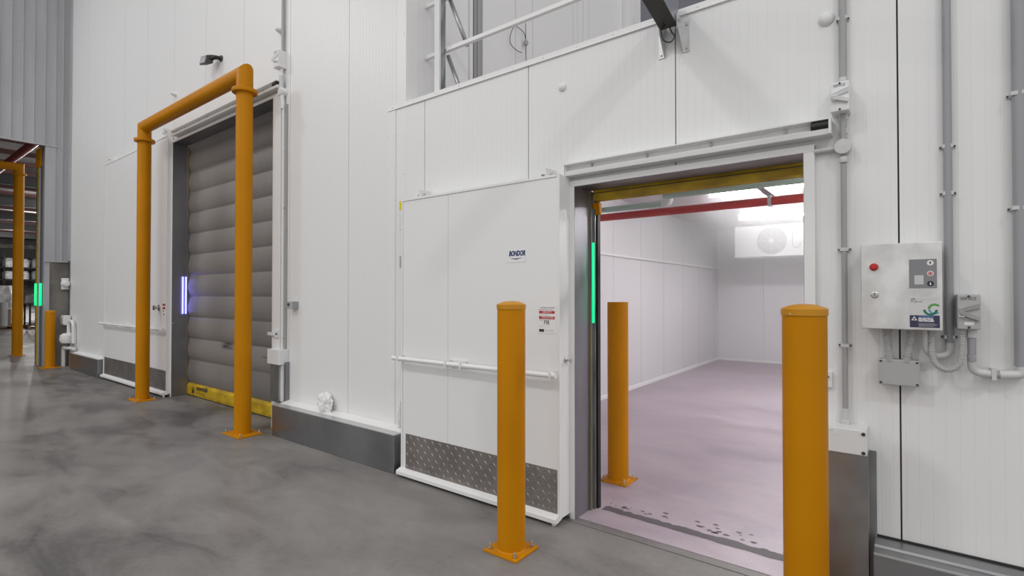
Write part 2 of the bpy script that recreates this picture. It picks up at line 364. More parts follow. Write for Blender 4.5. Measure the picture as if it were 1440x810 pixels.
# evaporator with fans
ev = thing('evaporator_cooler', (-1.6, 11.4, 2.28), 'white ceiling-hung evaporator cooler with round fan guards in cold room', 'cooler')
m = MB(); m.box(-2.84, -0.3, 11.42, 12.1, 2.283, 2.9); m.build('casing', 'white', ev, 0.01)
box('drip_tray', 'white2', ev, -2.86, -0.28, 11.4, 12.12, 2.265, 2.29)
for fx in (-2.14, -0.95):
    fan = MB().lathe([(0.27, 0), (0.27, -0.03), (0.25, -0.035), (0.245, -0.004), (0.0, -0.004)], (fx, 11.42, 2.575), 'y', 40).build('fan_shroud', 'grey_plastic', ev)
    g = MB()
    for r in (0.05, 0.09, 0.13, 0.17, 0.21, 0.25):
        g.tube([(fx + r * math.cos(2 * PI * k / 28), 11.382, 2.575 + r * math.sin(2 * PI * k / 28)) for k in range(29)], 0.004, 5, False)
    for k in range(8):
        a = k * PI / 4; g.tube([(fx, 11.38, 2.575), (fx + 0.262 * math.cos(a), 11.385, 2.575 + 0.262 * math.sin(a))], 0.004, 5)
    g.build('fan_guard', 'white2', fan)
    MB().lathe([(0.055, 0), (0.05, -0.012), (0, -0.014)], (fx, 11.385, 2.575), 'y', 20).build('hub', 'white2', fan)
    for k in range(5):
        a = 2 * PI * k / 5 + 0.3; b = a + 0.75
        p = lambda r, an, y: (fx + r * math.cos(an), y, 2.575 + r * math.sin(an))
        MB().poly([p(0.05, a, 11.39), p(0.235, a - 0.1, 11.395), p(0.24, b, 11.412), p(0.05, b + 0.2, 11.412)]).build('blade', 'grey_plastic', fan)
# small thermostat hanging by the fan
th = thing('temperature_probe', (-1.72, 11.36, 2.45), 'small white sensor box on a drooping cable beside the fan', 'sensor')
box('sensor_body', 'white2', th, -1.70, -1.62, 11.34, 11.4, 2.46, 2.52, 0.006)
MB().tube(fillet([(-1.76, 11.37, 2.85), (-1.76, 11.37, 2.45), (-1.7, 11.37, 2.40), (-1.62, 11.37, 2.44)], 0.05), 0.006, 8).build('cable', 'grey_plastic', th)
# pipes
MBp = MB().tube([(-3.45, 6.55, 2.575), (2.75, 6.55, 2.575)], 0.05, 20)
tag(MBp.build('sprinkler_pipe', 'redpipe'), 'red sprinkler pipe crossing the cold room below the ceiling', 'pipe')
hg = thing('pipe_hanger', (-1.2, 6.5, 2.5), 'grey channel hanger holding the red pipe under the cold room ceiling', 'bracket')
box('rod', 'conduit_dark', hg, -1.265, -1.235, 5.85, 5.88, 2.66, 2.95)
MB().prism([(-1.28, 2.64), (-1.20, 2.64), (-1.20, 2.70), (-1.21, 2.70), (-1.21, 2.65), (-1.27, 2.65), (-1.27, 2.70), (-1.28, 2.70)], 5.7, 6.7, 'y').build('channel', 'conduit_dark', hg)
box('strap', 'grey_plastic', hg, -1.26, -1.225, 6.49, 6.61, 2.515, 2.64)
dp = thing('drain_pipe', (-1.6, 4.2, 2.24), 'white drain pipe painted with green LED glow, with white elbow just inside the doorway', 'pipe')
MB().tube([(-3.44, 4.2, 2.258), (-1.60, 4.2, 2.258)], 0.024, 16).build('lower_run', 'pvc', dp)
MB().tube(fillet([(-1.62, 4.2, 2.258), (-1.56, 4.2, 2.258), (-1.56, 4.2, 2.34)], 0.05), 0.03, 16).build('elbow', 'white2', dp)
MB().tube([(-1.56, 4.2, 2.33), (-1.56, 4.2, 2.95)], 0.022, 16).build('riser', 'white2', dp)
tag(MB().tube([(-1.53, 4.0, 2.282), (2.78, 4.0, 2.282)], 0.026, 16).build('pvc_pipe', 'pvc'), 'white pipe painted with green LED glow running behind the yellow door hem', 'pipe')

# ------------------------------------------------------------------ sliding-door headers and casings
def header(name, x0, x1, zb, label):
    # zb = underside of the track; profile repeats the two-step rail of both doors
    t = thing(name, ((x0 + x1) / 2, WY, zb), label, 'door track')
    pr = [(WY, zb), (2.975, zb), (2.945, zb + 0.002), (2.94, zb + 0.026), (2.95, zb + 0.032), (2.985, zb + 0.044), (2.985, zb + 0.07), (2.935, zb + 0.073), (2.935, zb + 0.08), (WY, zb + 0.08)]
    MB().prism(pr, x0, x1).build('rail', 'white', t)
    for k in range(4):
        x = x0 + (x1 - x0) * (0.12 + 0.25 * k)
        MB().lathe([(0.012, 0), (0.012, -0.004), (0.006, -0.004), (0.006, -0.012), (0, -0.012)], (x, 2.985, zb + 0.057), 'y', 12).build('bolt', 'zinc', t)
    box('end_plate', 'white', t, x0 - 0.008, x0, 2.93, WY, zb, zb + 0.085)
    return t
h2 = header('sliding_door_track', -1.80, -0.295, 2.284, 'white two-step sliding door track over the open cold room doorway')
m = MB().lathe([(0.022, 0), (0.024, 0.004), (0.024, 0.075), (0.022, 0.08)], (-0.372, 2.958, 2.333), 'x', 20); m.build('end_buffer', 'black', h2)
box('buffer_plate', 'white2', h2, -0.295, -0.285, 2.93, WY, 2.285, 2.36)
h1 = header('sliding_door_track', -8.42, -5.50, 3.784, 'white sliding door track over the closed taupe roll-up door')
m = MB().lathe([(0.022, 0), (0.024, 0.004), (0.024, 0.075), (0.022, 0.08)], (-5.6, 2.958, 3.833), 'x', 20); m.build('end_buffer', 'black', h1)

def casing(n, x0, x1, ztop, wl, wr, y=3.0):
    t = thing('trim_%d' % n, ((x0 + x1) / 2, y, 0), kind='structure')
    box('left_casing', 'white', t, x0 - wl, x0, y, WY, 0.0, ztop + 0.036, 0.003)
    box('right_casing', 'white', t, x1, x1 + wr, y, WY, 0.0, ztop + 0.036, 0.003)
    box('head_casing', 'white', t, x0 - wl, x1 + wr, y - 0.002, WY, ztop, ztop + 0.038, 0.003)
    box('left_reveal', 'jamb', t, x0 - 0.004, x0 + 0.002, y + 0.006, 3.2, 0.0, ztop)
    box('right_reveal', 'jamb', t, x1 - 0.002, x1 + 0.004, y + 0.006, 3.2, 0.0, ztop)
    box('head_reveal', 'jamb', t, x0, x1, y + 0.006, 3.2, ztop - 0.002, ztop + 0.004)
    return t
c2 = casing(1, -1.765, -0.413, 2.222, 0.035, 0.05)
c1 = casing(2, -8.55, -5.69, 3.722, 0.04, 0.17)
# roll-up door guides with yellow edge strips, rubber seal and status LED
def guides(t, x0, ztop, depth=0.05):
    box('guide_channel', 'jamb', t, x0, x0 + 0.012, 3.2, 3.3, 0, ztop)
    box('guide_strip', 'guide_yellow', t, x0 + 0.012, x0 + 0.018, 3.203, 3.211, 0, ztop)
    box('guide_lip', 'steel', t, x0 + 0.002, x0 + 0.03, 3.24, 3.25, 0, ztop)
    box('seal', 'black', t, x0 + 0.02, x0 + 0.04, 3.262, 3.3, 0, ztop)
guides(c2, -1.765, 2.22); guides(c1, -8.55, 3.72)

rd2 = thing('roll_up_door', (-1.09, 3.27, 2.15), 'yellow hem of rolled-up rapid door across top of open doorway', 'door')
m = MB().prism([(3.235, 2.16), (3.26, 2.15), (3.29, 2.16), (3.295, 2.20), (3.29, 2.30), (3.24, 2.30), (3.23, 2.2)], -1.745, -0.40); m.build('hem', 'hem', rd2)
box('hem_seam', 'charcoal', rd2, -1.745, -0.4, 3.228, 3.232, 2.205, 2.21)
m = MB().prism([(3.23, 2.14), (3.25, 2.06), (3.275, 2.06), (3.275, 2.14)], -1.765, -1.70); m.build('guide_funnel', 'yellow', rd2, 0.004)
MB().lathe([(0.12, -1.80), (0.12, -0.36)], (0, 3.34, 2.46), 'x', 28).build('roll_drum', 'curtain', rd2)
box('drum_hood', 'white', rd2, -1.86, -0.3, 3.18, 3.5, 2.6, 2.64)
gl = thing('status_light', (-1.745, 3.22, 1.4), 'glowing green LED strip on the left jamb of the open doorway', 'light')
MB().tube([(-1.738, 3.218, 1.30), (-1.738, 3.218, 1.86)], 0.009, 10).build('tube', 'led_green', gl)
MB().tube([(-1.738, 3.228, 1.30), (-1.738, 3.228, 1.86)], 0.006, 8).build('lens', 'pvc', gl)

# ------------------------------------------------------------------ closed rapid door
rd = thing('rapid_door', (-7.1, 3.23, 0), 'closed taupe quilted roll-up door with yellow bottom hem', 'door')
zb = [0.185, 0.53, 0.845, 1.16, 1.47, 1.78, 2.09, 2.40, 2.71, 3.02, 3.33, 3.64, 3.80]
for i, (a, b) in enumerate(zip(zb[:-1], zb[1:])):
    n = 8; pr = []
    for k in range(n + 1):
        t = k / n; bul = 0.035 * math.sin(PI * t) ** 0.8 * (1.15 - 0.4 * t)
        pr.append((3.245 - bul, a + (b - a) * t))
    pr += [(3.27, b), (3.27, a)]
    MB().prism(pr, -8.53, -5.69).build('curtain_panel', 'curtain_scuff' if i == 1 else 'curtain', rd)
hem = MB().prism([(3.215, 0.015), (3.208, 0.05), (3.212, 0.15), (3.235, 0.185), (3.27, 0.185), (3.28, 0.05), (3.26, 0.008)], -8.53, -5.69).build('hem', 'hem', rd)
text('movichill', -8.2, 3.2075, 0.092, 0.1, 'ink', hem, shear=0.1, bold=0.002)
text('cold door solutions', -8.2, 3.2070, 0.06, 0.033, 'ink', hem)
MB().poly([(-8.36, 3.2075, 0.055), (-8.27, 3.2075, 0.055), (-8.285, 3.2075, 0.1), (-8.315, 3.2075, 0.15), (-8.34, 3.2075, 0.1)]).build('emblem', 'ink', hem)
box('bottom_seal', 'black', rd, -8.53, -5.69, 3.225, 3.265, 0.0, 0.014)
bl = thing('status_light', (-8.53, 3.22, 1.25), 'glowing blue LED strip on jamb beside the closed roll-up door', 'light')
for y in (3.145, 3.187): MB().tube([(-8.534, y, 1.21), (-8.534, y, 1.76)], 0.01, 10).build('tube', 'led_blue', bl)

# ------------------------------------------------------------------ sliding door leaves
def tread(t, x0, x1, y, z0, z1):
    kp = box('kick_plate', 'tread', t, x0, x1, y - 0.003, y, z0, z1)
    m = MB(); p = 0.042; nx = int((x1 - x0) / p); nz = int((z1 - z0) / p)
    for i in range(nx):
        for j in range(nz):
            cx = x0 + (i + 0.5) * (x1 - x0) / nx; cz = z0 + (j + 0.5) * (z1 - z0) / nz
            s = 1 if (i + j) % 2 else -1; dx, dz = 0.0155, 0.0155 * s; ex, ez = -0.0045 * s, 0.0045
            a = [(cx - dx, y - 0.003, cz - dz), (cx + ex, y - 0.003, cz + ez), (cx + dx, y - 0.003, cz + dz), (cx - ex, y - 0.003, cz - ez)]
            i0 = len(m.v); m.v += a + [(cx, y - 0.0065, cz)]
            for q in range(4): m.f.append([i0 + q, i0 + (q + 1) % 4, i0 + 4]); m.sm.append(False)
    tag(m.build('tread_pattern', 'tread', kp), kind='stuff')
def sliding_leaf(x0, x1, z0, z1, y, joints, label, kz0, kz1, rz):
    t = thing('sliding_door', ((x0 + x1) / 2, y, 0), label, 'door')
    yb = WY - 0.015
    xs = [x0 + 0.012] + joints + [x1 - 0.004]
    for a, b in zip(xs[:-1], xs[1:]): box('leaf_panel', 'leaf', t, a + 0.0015, b - 0.0015, y, yb, z0 + 0.03, z1 - 0.008)
    box('leaf_core', 'label_grey', t, x0 + 0.02, x1 - 0.01, y + 0.004, yb, z0 + 0.03, z1 - 0.015)
    MB().prism([(y - 0.006, z1 - 0.016), (y - 0.006, z1), (yb, z1), (yb, z1 - 0.006), (y, z1 - 0.006), (y, z1 - 0.016)], x0 - 0.002, x1 - 0.02).build('top_channel', 'white', t)
    box('edge_channel', 'white', t, x0 - 0.006, x0 + 0.012, y - 0.005, yb, z0 + 0.03, z1 - 0.012)
    box('closing_edge', 'white', t, x1 - 0.004, x1 + 0.004, y - 0.002, yb, z0 + 0.02, z1 - 0.002)
    # bottom bumper channel
    MB().prism([(y - 0.05, z0 + 0.004), (y - 0.05, z0 + 0.03), (y - 0.044, z0 + 0.034), (y, z0 + 0.05), (y + 0.03, z0 + 0.05), (y + 0.03, z0 + 0.012), (y - 0.03, z0)], x0 - 0.015, x1 + 0.002).build('bottom_channel', 'white', t)
    tread(t, x0 + 0.05, x1 - 0.015, y, kz0, kz1)
    for k in range(5):
        MB().lathe([(0.005, 0), (0.004, -0.002), (0, -0.003)], (x1 - 0.02, y, z0 + 0.5 + k * (z1 - z0 - 0.6) / 4), 'y', 8).build('rivet', 'white2', t)
    r = MB().tube([(x0 - 0.045, y - 0.06, rz), (x1 + 0.01, y - 0.06, rz)], 0.017, 14).build('push_rail', 'white', t)
    for bx in (x0 + (x1 - x0) * 0.37, x0 + (x1 - x0) * 0.47, x0 + 0.02, x1 - 0.03):
        box('rail_bracket', 'white', r, bx, bx + 0.012, y - 0.082, y, rz - 0.022, rz + 0.026)
    box('rail_clip', 'white', r, x0 + (x1 - x0) * 0.37, x0 + (x1 - x0) * 0.475, y - 0.006, y, rz - 0.03, rz + 0.03)
    MB().lathe([(0.018, 0), (0.018, 0.008), (0.007, 0.012), (0.007, 0.03), (0.013, 0.032), (0.013, 0.045), (0, 0.046)], (x1 + 0.004, y + 0.07, rz + 0.09), 'x', 14).build('edge_latch', 'zinc', t)
    MB().lathe([(0.014, 0.0), (0.014, 0.03), (0.008, 0.034), (0.008, z0 + 0.02)], (x1 - 0.03, y - 0.02, 0), 'z', 12).build('floor_roller', 'white2', t)
    return t
L2 = sliding_leaf(-3.335, -1.80, 0.02, 2.288, 2.87, [-2.806], 'white sliding cold room door pushed open behind capped yellow bollard', 0.07, 0.355, 0.975)
L1 = sliding_leaf(-11.45, -8.575, 0.03, 3.83, 2.95, [-10.0], 'large white sliding door standing open behind tall yellow goalpost barrier', 0.09, 0.385, 0.985)
# top guides on the wall above leaf 2
for gx, gz in ((-3.2, 2.325), (-1.96, 2.318)):
    t = thing('door_stop', (gx, 2.95, gz), 'small white angle bracket with bolt on top of open sliding door' if gx > -3 else 'small white angle bracket with bolt near back edge of sliding door', 'bracket')
    box('plate', 'white2', t, gx + 0.03, gx + 0.036, 2.9, WY, gz - 0.03, gz + 0.035)
    MB().tube([(gx - 0.03, 2.95, gz), (gx + 0.055, 2.95, gz)], 0.007, 8).build('bolt', 'zinc', t)
    MB().lathe([(0.013, 0), (0.013, 0.012)], (gx + 0.012, 2.95, gz), 'x', 6).build('nut', 'zinc', t)
for gx, gz in ((-11.35, 3.9), (-8.75, 3.9)):
    t = thing('door_stop', (gx, 2.97, gz), 'small white angle bracket above far end of large sliding door' if gx < -10 else 'small white angle bracket where large sliding door meets its track', 'bracket')
    box('plate', 'white2', t, gx + 0.05, gx + 0.06, 2.93, WY, gz - 0.05, gz + 0.05)
    MB().tube([(gx - 0.05, 2.96, gz), (gx + 0.09, 2.96, gz)], 0.009, 8).build('bolt', 'zinc', t)
# stickers on leaf 2
st = card('maker_sticker', 'label_white', L2, -2.222, -2.07, 1.722, 1.803, 2.868)
text('BONDOR', -2.212, 2.867, 1.758, 0.048, 'navy', st, sx=0.67, shear=0.25, bold=0.0025)
MB().poly([(-2.205, 2.8672, 1.753), (-2.15, 2.8672, 1.74), (-2.09, 2.8672, 1.753), (-2.15, 2.8672, 1.748)]).build('underline', 'navy', st)
st = card('specification_sticker', 'label_white', L2, -1.966, -1.82, 1.24, 1.425, 2.868)
for z0, z1 in ((1.372, 1.39), (1.335, 1.354)): card('red_bar', 'label_red', st, -1.957, -1.833, z0, z1, 2.8675, 0.0005)
text('GROUP 2', -1.93, 2.867, 1.373, 0.018, 'label_white', st)
text('INSULATED', -1.935, 2.867, 1.337, 0.018, 'label_white', st)
text('PIR', -1.918, 2.867, 1.29, 0.045, 'ink', st, sx=0.75)
text('MATERIAL FACT SHEET', -1.945, 2.867, 1.405, 0.011, 'ink', st); text('panel fire performance rating', -1.957, 2.867, 1.394, 0.009, 'ink', st)
text('external classification', -1.957, 2.867, 1.36, 0.009, 'label_grey', st); text('core type', -1.957, 2.867, 1.324, 0.009, 'ink', st); text('batch no', -1.957, 2.867, 1.283, 0.009, 'label_grey', st)
card('stamp', 'ink', st, -1.957, -1.917, 1.25, 1.268, 2.8675, 0.0005)
for k in range(2): card('print_line', 'label_grey', st, -1.91, -1.835, 1.252 + 0.01 * k, 1.254 + 0.01 * k, 2.8675, 0.0005)
# hardware on leaf 1
MB().lathe([(0.045, 0), (0.045, -0.01), (0.02, -0.015), (0.02, -0.05), (0.038, -0.055), (0.038, -0.075), (0, -0.08)], (-8.86, 2.95, 1.30), 'y', 16).build('release_knob', 'zinc', L1)
st = card('specification_sticker', 'label_white', L1, -8.74, -8.60, 1.14, 1.4, 2.948)
for k, (a, b) in enumerate(((1.33, 1.36), (1.28, 1.31))): card('red_bar', 'label_red', st, -8.73, -8.62, a, b, 2.9475, 0.0005)
for k, z in enumerate((1.24, 1.19)): card('print_mark', 'ink', st, -8.71 + 0.02 * k, -8.68 + 0.02 * k, z, z + 0.025, 2.9475, 0.0005)
# warning strip and hinge bits behind the back edge of leaf 2
t = thing('cable_gland', (-3.5, 3.0, 1.72), 'yellow tagged white cable fitting behind the sliding door edge', 'fitting')
box('tag', 'warn_yellow', t, -3.515, -3.47, 2.99, 2.996, 2.235, 2.31)
MB().tube([(-3.49, 2.995, 2.06), (-3.49, 2.995, 2.21)], 0.02, 12).build('gland', 'white2', t)
MB().tube([(-3.49, 2.998, 1.73), (-3.49, 2.998, 1.83)], 0.02, 12).build('clip', 'grey_plastic', t)
MB().tube([(-3.485, 3.012, 1.72), (-3.485, 3.012, 2.33)], 0.007, 8).build('cable', 'white2', t)

# ------------------------------------------------------------------ steel kerbs
def kerb(x0, x1, label, yf=2.845, h=0.32):
    t = thing('floor_kerb', ((x0 + x1) / 2, yf, 0), label, 'kerb')
    MB().box(x0, x1, yf, WY, 0, h).build('kerb_body', 'kerb', t, 0.004)
    MB().prism([(yf + 0.002, h), (yf + 0.002, h + 0.004), (WY, h + 0.01), (WY, h)], x0 + 0.002, x1 - 0.002).build('kerb_top', 'galv', t)
    MB().prism([(WY - 0.1, h + 0.009), (WY - 0.002, h + 0.03), (WY - 0.002, h + 0.005), (WY - 0.1, h + 0.004)], x0 + 0.02, x1 - 0.004).build('wall_flashing', 'white', t)
    return t
kerb(-5.385, -3.405, 'brushed steel floor kerb below the plain white wall between two doors')
kerb(-13.35, -11.55, 'brushed steel floor kerb at the far corner beside large sliding door', 2.89)
t = thing('floor_kerb', (3, 2.86, 0), 'dark steel kerb along wall base below the control cabinet', 'kerb')
MB().prism([(2.86, 0), (2.86, 0.325), (2.866, 0.331), (2.93, 0.335), (2.935, 0.345), (WY + 0.005, 0.352), (WY + 0.005, 0)], -0.125, 6.4).build('kerb_body', 'kerb', t)
MB().box(-0.125, 6.4, 2.857, 2.864, 0.326, 0.334).build('nosing', 'galv', t)
box('sealant_bead', 'black', t, -0.12, 6.4, WY - 0.012, WY - 0.001, 0.345, 0.358)

# foam lump lying on the kerb
def lump(name, c, r, sc, label, cat, seed):
    import bmesh
    b = bmesh.new(); bmesh.ops.create_icosphere(b, subdivisions=4, radius=1)
    mb = MB()
    for v in b.verts:
        n = v.co.normalized(); k = 1 + 0.35 * noise.noise(n * 2.0 + Vector((seed, 0, 0))) + 0.2 * noise.noise(n * 6 + Vector((seed, 3, 0)))
        mb.v.append((c[0] + n.x * r * k * sc[0], c[1] + n.y * r * k * sc[1], c[2] + n.z * r * k * sc[2]))
    for f in b.faces: mb.f.append([v.index for v in f.verts]); mb.sm.append(True)
    b.free(); return tag(mb.build(name, 'foam'), label, cat)
lump('foam_lump', (-4.60, 2.97, 0.42), 0.105, (1.0, 0.5, 0.95), 'crumpled lump of white foam plastic lying on the steel kerb', 'foam', 3)
lump('foam_lump', (-3.5, 2.99, 0.45), 0.045, (0.6, 0.6, 2.4), 'white expanding foam oozing behind the edge of sliding door', 'foam', 9)

# ------------------------------------------------------------------ bollards and goalpost barriers
def base_plate(t, x, y, hx, hy, bolts=True):
    p = MB().box(x - hx, x + hx, y - hy, y + hy, 0, 0.012).build('base_plate', 'yellow', t, 0.002)
    if bolts:
        for sx in (-1, 1):
            for sy in (-1, 1):
                bx, by = x + sx * (hx - 0.03), y + sy * (hy - 0.03)
                MB().lathe([(0.013, 0.012), (0.013, 0.022)], (bx, by, 0), 'z', 6).lathe([(0.007, 0.022), (0.007, 0.042), (0.005, 0.045)], (bx, by, 0), 'z', 8).build('anchor_bolt', 'zinc', t)
def bollard(x, y, label, capped=True, r=0.083, ztop=1.425, pl=0.12, bolts=True):
    t = thing('bollard', (x, y, 0), label, 'bollard', None)
    base_plate(t, x, y, pl, pl * 0.95, bolts)
    MB().tube([(x, y, 0.012), (x, y, 0.014), (x, y, ztop)], r, 40).build('post', 'yellow', t)
    MB().lathe([(r + 0.008, 0.012), (r + 0.006, 0.016), (r, 0.02)], (x, y, 0), 'z', 40).build('weld', 'yellow', t)
    if capped:
        c = MB().lathe([(r + 0.004, ztop - 0.012), (r + 0.004, ztop + 0.014), (r, ztop + 0.018), (r * 0.55, ztop + 0.032), (0, ztop + 0.036)], (x, y, 0), 'z', 40).build('cap', 'yellow_cap', t)
        MB().lathe([(0.004, 0), (0.004, -0.004), (0, -0.004)], (x - 0.04, y - r * 0.9, ztop - 0.006), 'y', 8).build('grub_screw', 'zinc', c)
    return t
bollard(-1.857, 2.43, 'capped yellow bollard standing in front of the open sliding door')
bollard(-0.338, 2.45, 'capped yellow bollard beside the right edge of open doorway')
bollard(-1.862, 3.86, 'uncapped yellow bollard standing inside the cold room doorway', False, ztop=1.437)
bollard(-13.93, 2.70, 'short far yellow bollard in front of the concrete wall base', True, bolts=False, ztop=1.14, r=0.083, pl=0.16)
def goalpost(p0, p1, ztop, zc, r, label):
    d = (Vector(p1) - Vector(p0)); d.z = 0; d.normalize()
    t = thing('goalpost_barrier', ((p0[0] + p1[0]) / 2, (p0[1] + p1[1]) / 2, 0), label, 'barrier', None)
    for p in (p0, p1):
        base_plate(t, p[0], p[1], 0.19, 0.13)
        MB().tube([(p[0], p[1], 0.012), (p[0], p[1], zc)], r, 36).build('post', 'yellow', t)
        MB().lathe([(r, zc - 0.03), (r + 0.04, zc - 0.03), (r + 0.045, zc - 0.012), (r + 0.04, zc + 0.01), (r, zc + 0.01)], (p[0], p[1], 0), 'z', 36).build('collar', 'yellow', t)
    MB().tube([(p0[0], p0[1], zc), (p0[0], p0[1], ztop - r), (p1[0], p1[1], ztop - r), (p1[0], p1[1], zc)], r, 36).build('crossbeam', 'yellow', t)
goalpost((-8.66, 2.683, 0), (-5.687, 2.683, 0), 3.975, 3.705, 0.084, 'tall yellow goalpost barrier in front of the closed roll-up door')
goalpost((-17.32, 2.745, 0), (-17.32, -1.6, 0), 4.72, 4.45, 0.1, 'yellow goalpost barrier beyond the opening in the grey wall')

# ------------------------------------------------------------------ guard plates at the door feet
t = thing('door_guard', (-0.26, 2.95, 0), 'brushed steel guard plate under white cover box beside the doorway', 'guard')
MB().box(-0.37, -0.146, 2.9, 2.905, 0, 0.752).box(-0.151, -0.146, 2.905, WY, 0, 0.752).box(-0.37, -0.365, 2.905, WY, 0, 0.752).build('guard_sheet', 'steel', t)
box('guard_flange', 'steel', t, -0.146, -0.118, WY - 0.012, WY - 0.008, 0, 0.752)
cv = box('cover_box', 'white2', t, -0.37, -0.149, 2.892, WY, 0.752, 0.868, 0.004)
for z in (0.765, 0.852):
    MB().lathe([(0.008, 0), (0.008, -0.004), (0.003, -0.004), (0.003, -0.002), (0, -0.002)], (-0.162, 2.892, z), 'y', 12).build('screw', 'charcoal', cv)
card('serial_label', 'label_white', cv, -0.33, -0.265, 0.838, 0.856, 2.891, 0.001)
text('Photocell', -0.325, 2.8905, 0.846, 0.012, 'label_grey', cv)
t = thing('door_guard', (-5.55, 2.95, 0.33), 'white cover box over narrow steel guard at foot of roll-up door jamb', 'guard')
box('guard_sheet', 'steel', t, -5.62, -5.44, 2.95, 2.998, 0.32, 0.73)
box('guard_channel', 'jamb', t, -5.40, -5.36, 2.985, WY, 0.33, 0.76)
box('guard_angle', 'white', t, -5.44, -5.40, 2.97, WY, 0.33, 0.76)
box('cover_box', 'white2', t, -5.635, -5.385, 2.92, WY - 0.001, 0.735, 0.895, 0.004)
t = thing('photocell', (-5.62, 2.97, 1.05), 'small white latch bracket on the roll-up door jamb', 'sensor')
box('bracket', 'white2', t, -5.62, -5.53, 2.985, 2.999, 1.02, 1.1); box('arm', 'white2', t, -5.74, -5.6, 2.975, 2.99, 1.04, 1.075)
MB().lathe([(0.012, 0), (0.012, -0.008), (0, -0.008)], (-5.555, 2.985, 1.06), 'y', 12).build('screw', 'charcoal', t)

# ------------------------------------------------------------------ conduits and electrical gear right of the doorway
def saddle(parent, x, z, r, y):
    s = MB().prism([(x - r - 0.014, y + r + 0.001), (x - r - 0.014, y + r - 0.003), (x - r - 0.003, y + r - 0.003), (x - r - 0.003, y - r - 0.003), (x + r + 0.003, y - r - 0.003), (x + r + 0.003, y + r - 0.003), (x + r + 0.014, y + r - 0.003), (x + r + 0.014, y + r + 0.001)], z - 0.008, z + 0.008, 'z')
    s.build('saddle_clip', 'fitting', parent)
    for sx in (-1, 1): MB().lathe([(0.004, 0), (0.004, -0.004), (0, -0.005)], (x + sx * (r + 0.009), y + r - 0.003, z), 'y', 8).build('screw', 'charcoal', parent)
def isolator(x0, x1, z0, z1, yf, label, m='white2', word='SERVICE'):
    t = thing('isolator_switch', ((x0 + x1) / 2, yf, z0), label, 'switch')
    w, h = x1 - x0, z1 - z0; cz = (z0 + z1) / 2
    box('switch_body', m, t, x0, x1, yf, WY, z0, z1, 0.005)
    kn = MB().hexa([(x0 + 0.04 * w, yf - 0.012, cz - 0.02 * h), (x1 - 0.02 * w, yf - 0.006, cz + 0.1 * h), (x0 + 0.04 * w, yf, cz - 0.02 * h), (x1 - 0.02 * w, yf, cz + 0.1 * h),
        (x0 + 0.06 * w, yf - 0.02, cz + 0.08 * h), (x1 - 0.02 * w, yf - 0.014, cz + 0.26 * h), (x0 + 0.06 * w, yf, cz + 0.08 * h), (x1 - 0.02 * w, yf, cz + 0.26 * h)]).build('upper_arm', m, t, 0.002)
    MB().hexa([(x0 + 0.04 * w, yf - 0.02, cz - 0.06 * h), (x1 - 0.06 * w, yf - 0.014, cz - 0.26 * h), (x0 + 0.04 * w, yf, cz - 0.06 * h), (x1 - 0.06 * w, yf, cz - 0.26 * h),
        (x0 + 0.06 * w, yf - 0.026, cz + 0.05 * h), (x1 - 0.04 * w, yf - 0.018, cz - 0.12 * h), (x0 + 0.06 * w, yf, cz + 0.05 * h), (x1 - 0.04 * w, yf, cz - 0.12 * h)]).build('lower_arm', m, t, 0.002)
    MB().tube([(x0 + 0.04 * w, yf - 0.012, cz - 0.02 * h), (x0 + 0.08 * w, yf - 0.02, cz - 0.12 * h), (x0 + 0.3 * w, yf - 0.018, cz - 0.14 * h)], 0.0025, 8).build('padlock_loop', 'galv', t)
    for z in (z0 + 0.06 * h, z1 - 0.06 * h):
        MB().lathe([(0.005, 0), (0.005, -0.002), (0, -0.002)], ((x0 + x1) / 2, yf, z), 'y', 12).build('screw', 'charcoal', t)
    text(word, (x0 + x1) / 2 - 0.02 * w, yf - 0.0008, z1 - 0.19 * h, 0.12 * h, 'charcoal', t, align='CENTER', sx=0.8)
    card('rating_label', 'label_white', t, x0 + 0.3 * w, x0 + 0.72 * w, z0 + 0.13 * h, z0 + 0.22 * h, yf - 0.0008, 0.0008)
    return t
isolator(-0.288, -0.209, 2.384, 2.527, 2.935, 'white isolator switch on the conduit right of the sliding track')
isolator(0.173, 0.247, 1.351, 1.5, 2.905, 'grey isolator switch mounted beside the steel control cabinet', 'grey_plastic')
isolator(-5.56, -5.455, 4.0, 4.19, 2.93, 'white isolator switch on conduit above the roll-up door corner')

t = thing('conduit', (-0.24, 3.0, 0.87), 'slim grey conduit with round junction box beside the doorway', 'conduit')
MB().tube([(-0.24, 3.005, 2.53), (-0.24, 3.005, 9.0)], 0.017, 16).build('upper_pipe', 'conduit', t)
MB().tube([(-0.24, 2.995, 2.26), (-0.24, 2.995, 2.385)], 0.015, 16).build('link_pipe', 'conduit', t)
MB().lathe([(0.034, WY), (0.034, 2.985), (0.038, 2.983), (0.036, 2.972), (0, 2.97)], (-0.24, 0, 2.222), 'y', 24).build('round_junction_box', 'fitting', t)
MB().tube([(-0.24, 3.005, 0.93), (-0.24, 3.005, 2.19)], 0.0125, 16).build('lower_pipe', 'conduit', t)
MB().tube([(-0.363, 3.005, 2.222), (-0.27, 3.005, 2.222)], 0.0125, 16).build('branch_pipe', 'fitting', t)
MB().lathe([(0.022, 0.868), (0.022, 0.885), (0.017, 0.89), (0.017, 0.94), (0.013, 0.942)], (-0.24, 3.0, 0), 'z', 20).build('gland', 'fitting', t)
for z in (2.16, 2.30, 2.37, 2.55): MB().lathe([(0.018, z - 0.014), (0.019, z - 0.012), (0.019, z + 0.012), (0.018, z + 0.014)], (-0.24, 3.002, 0), 'z', 16).build('coupling', 'fitting', t)
for z in (1.25, 1.72, 2.86): saddle(t, -0.24, z, 0.0145, 3.01)

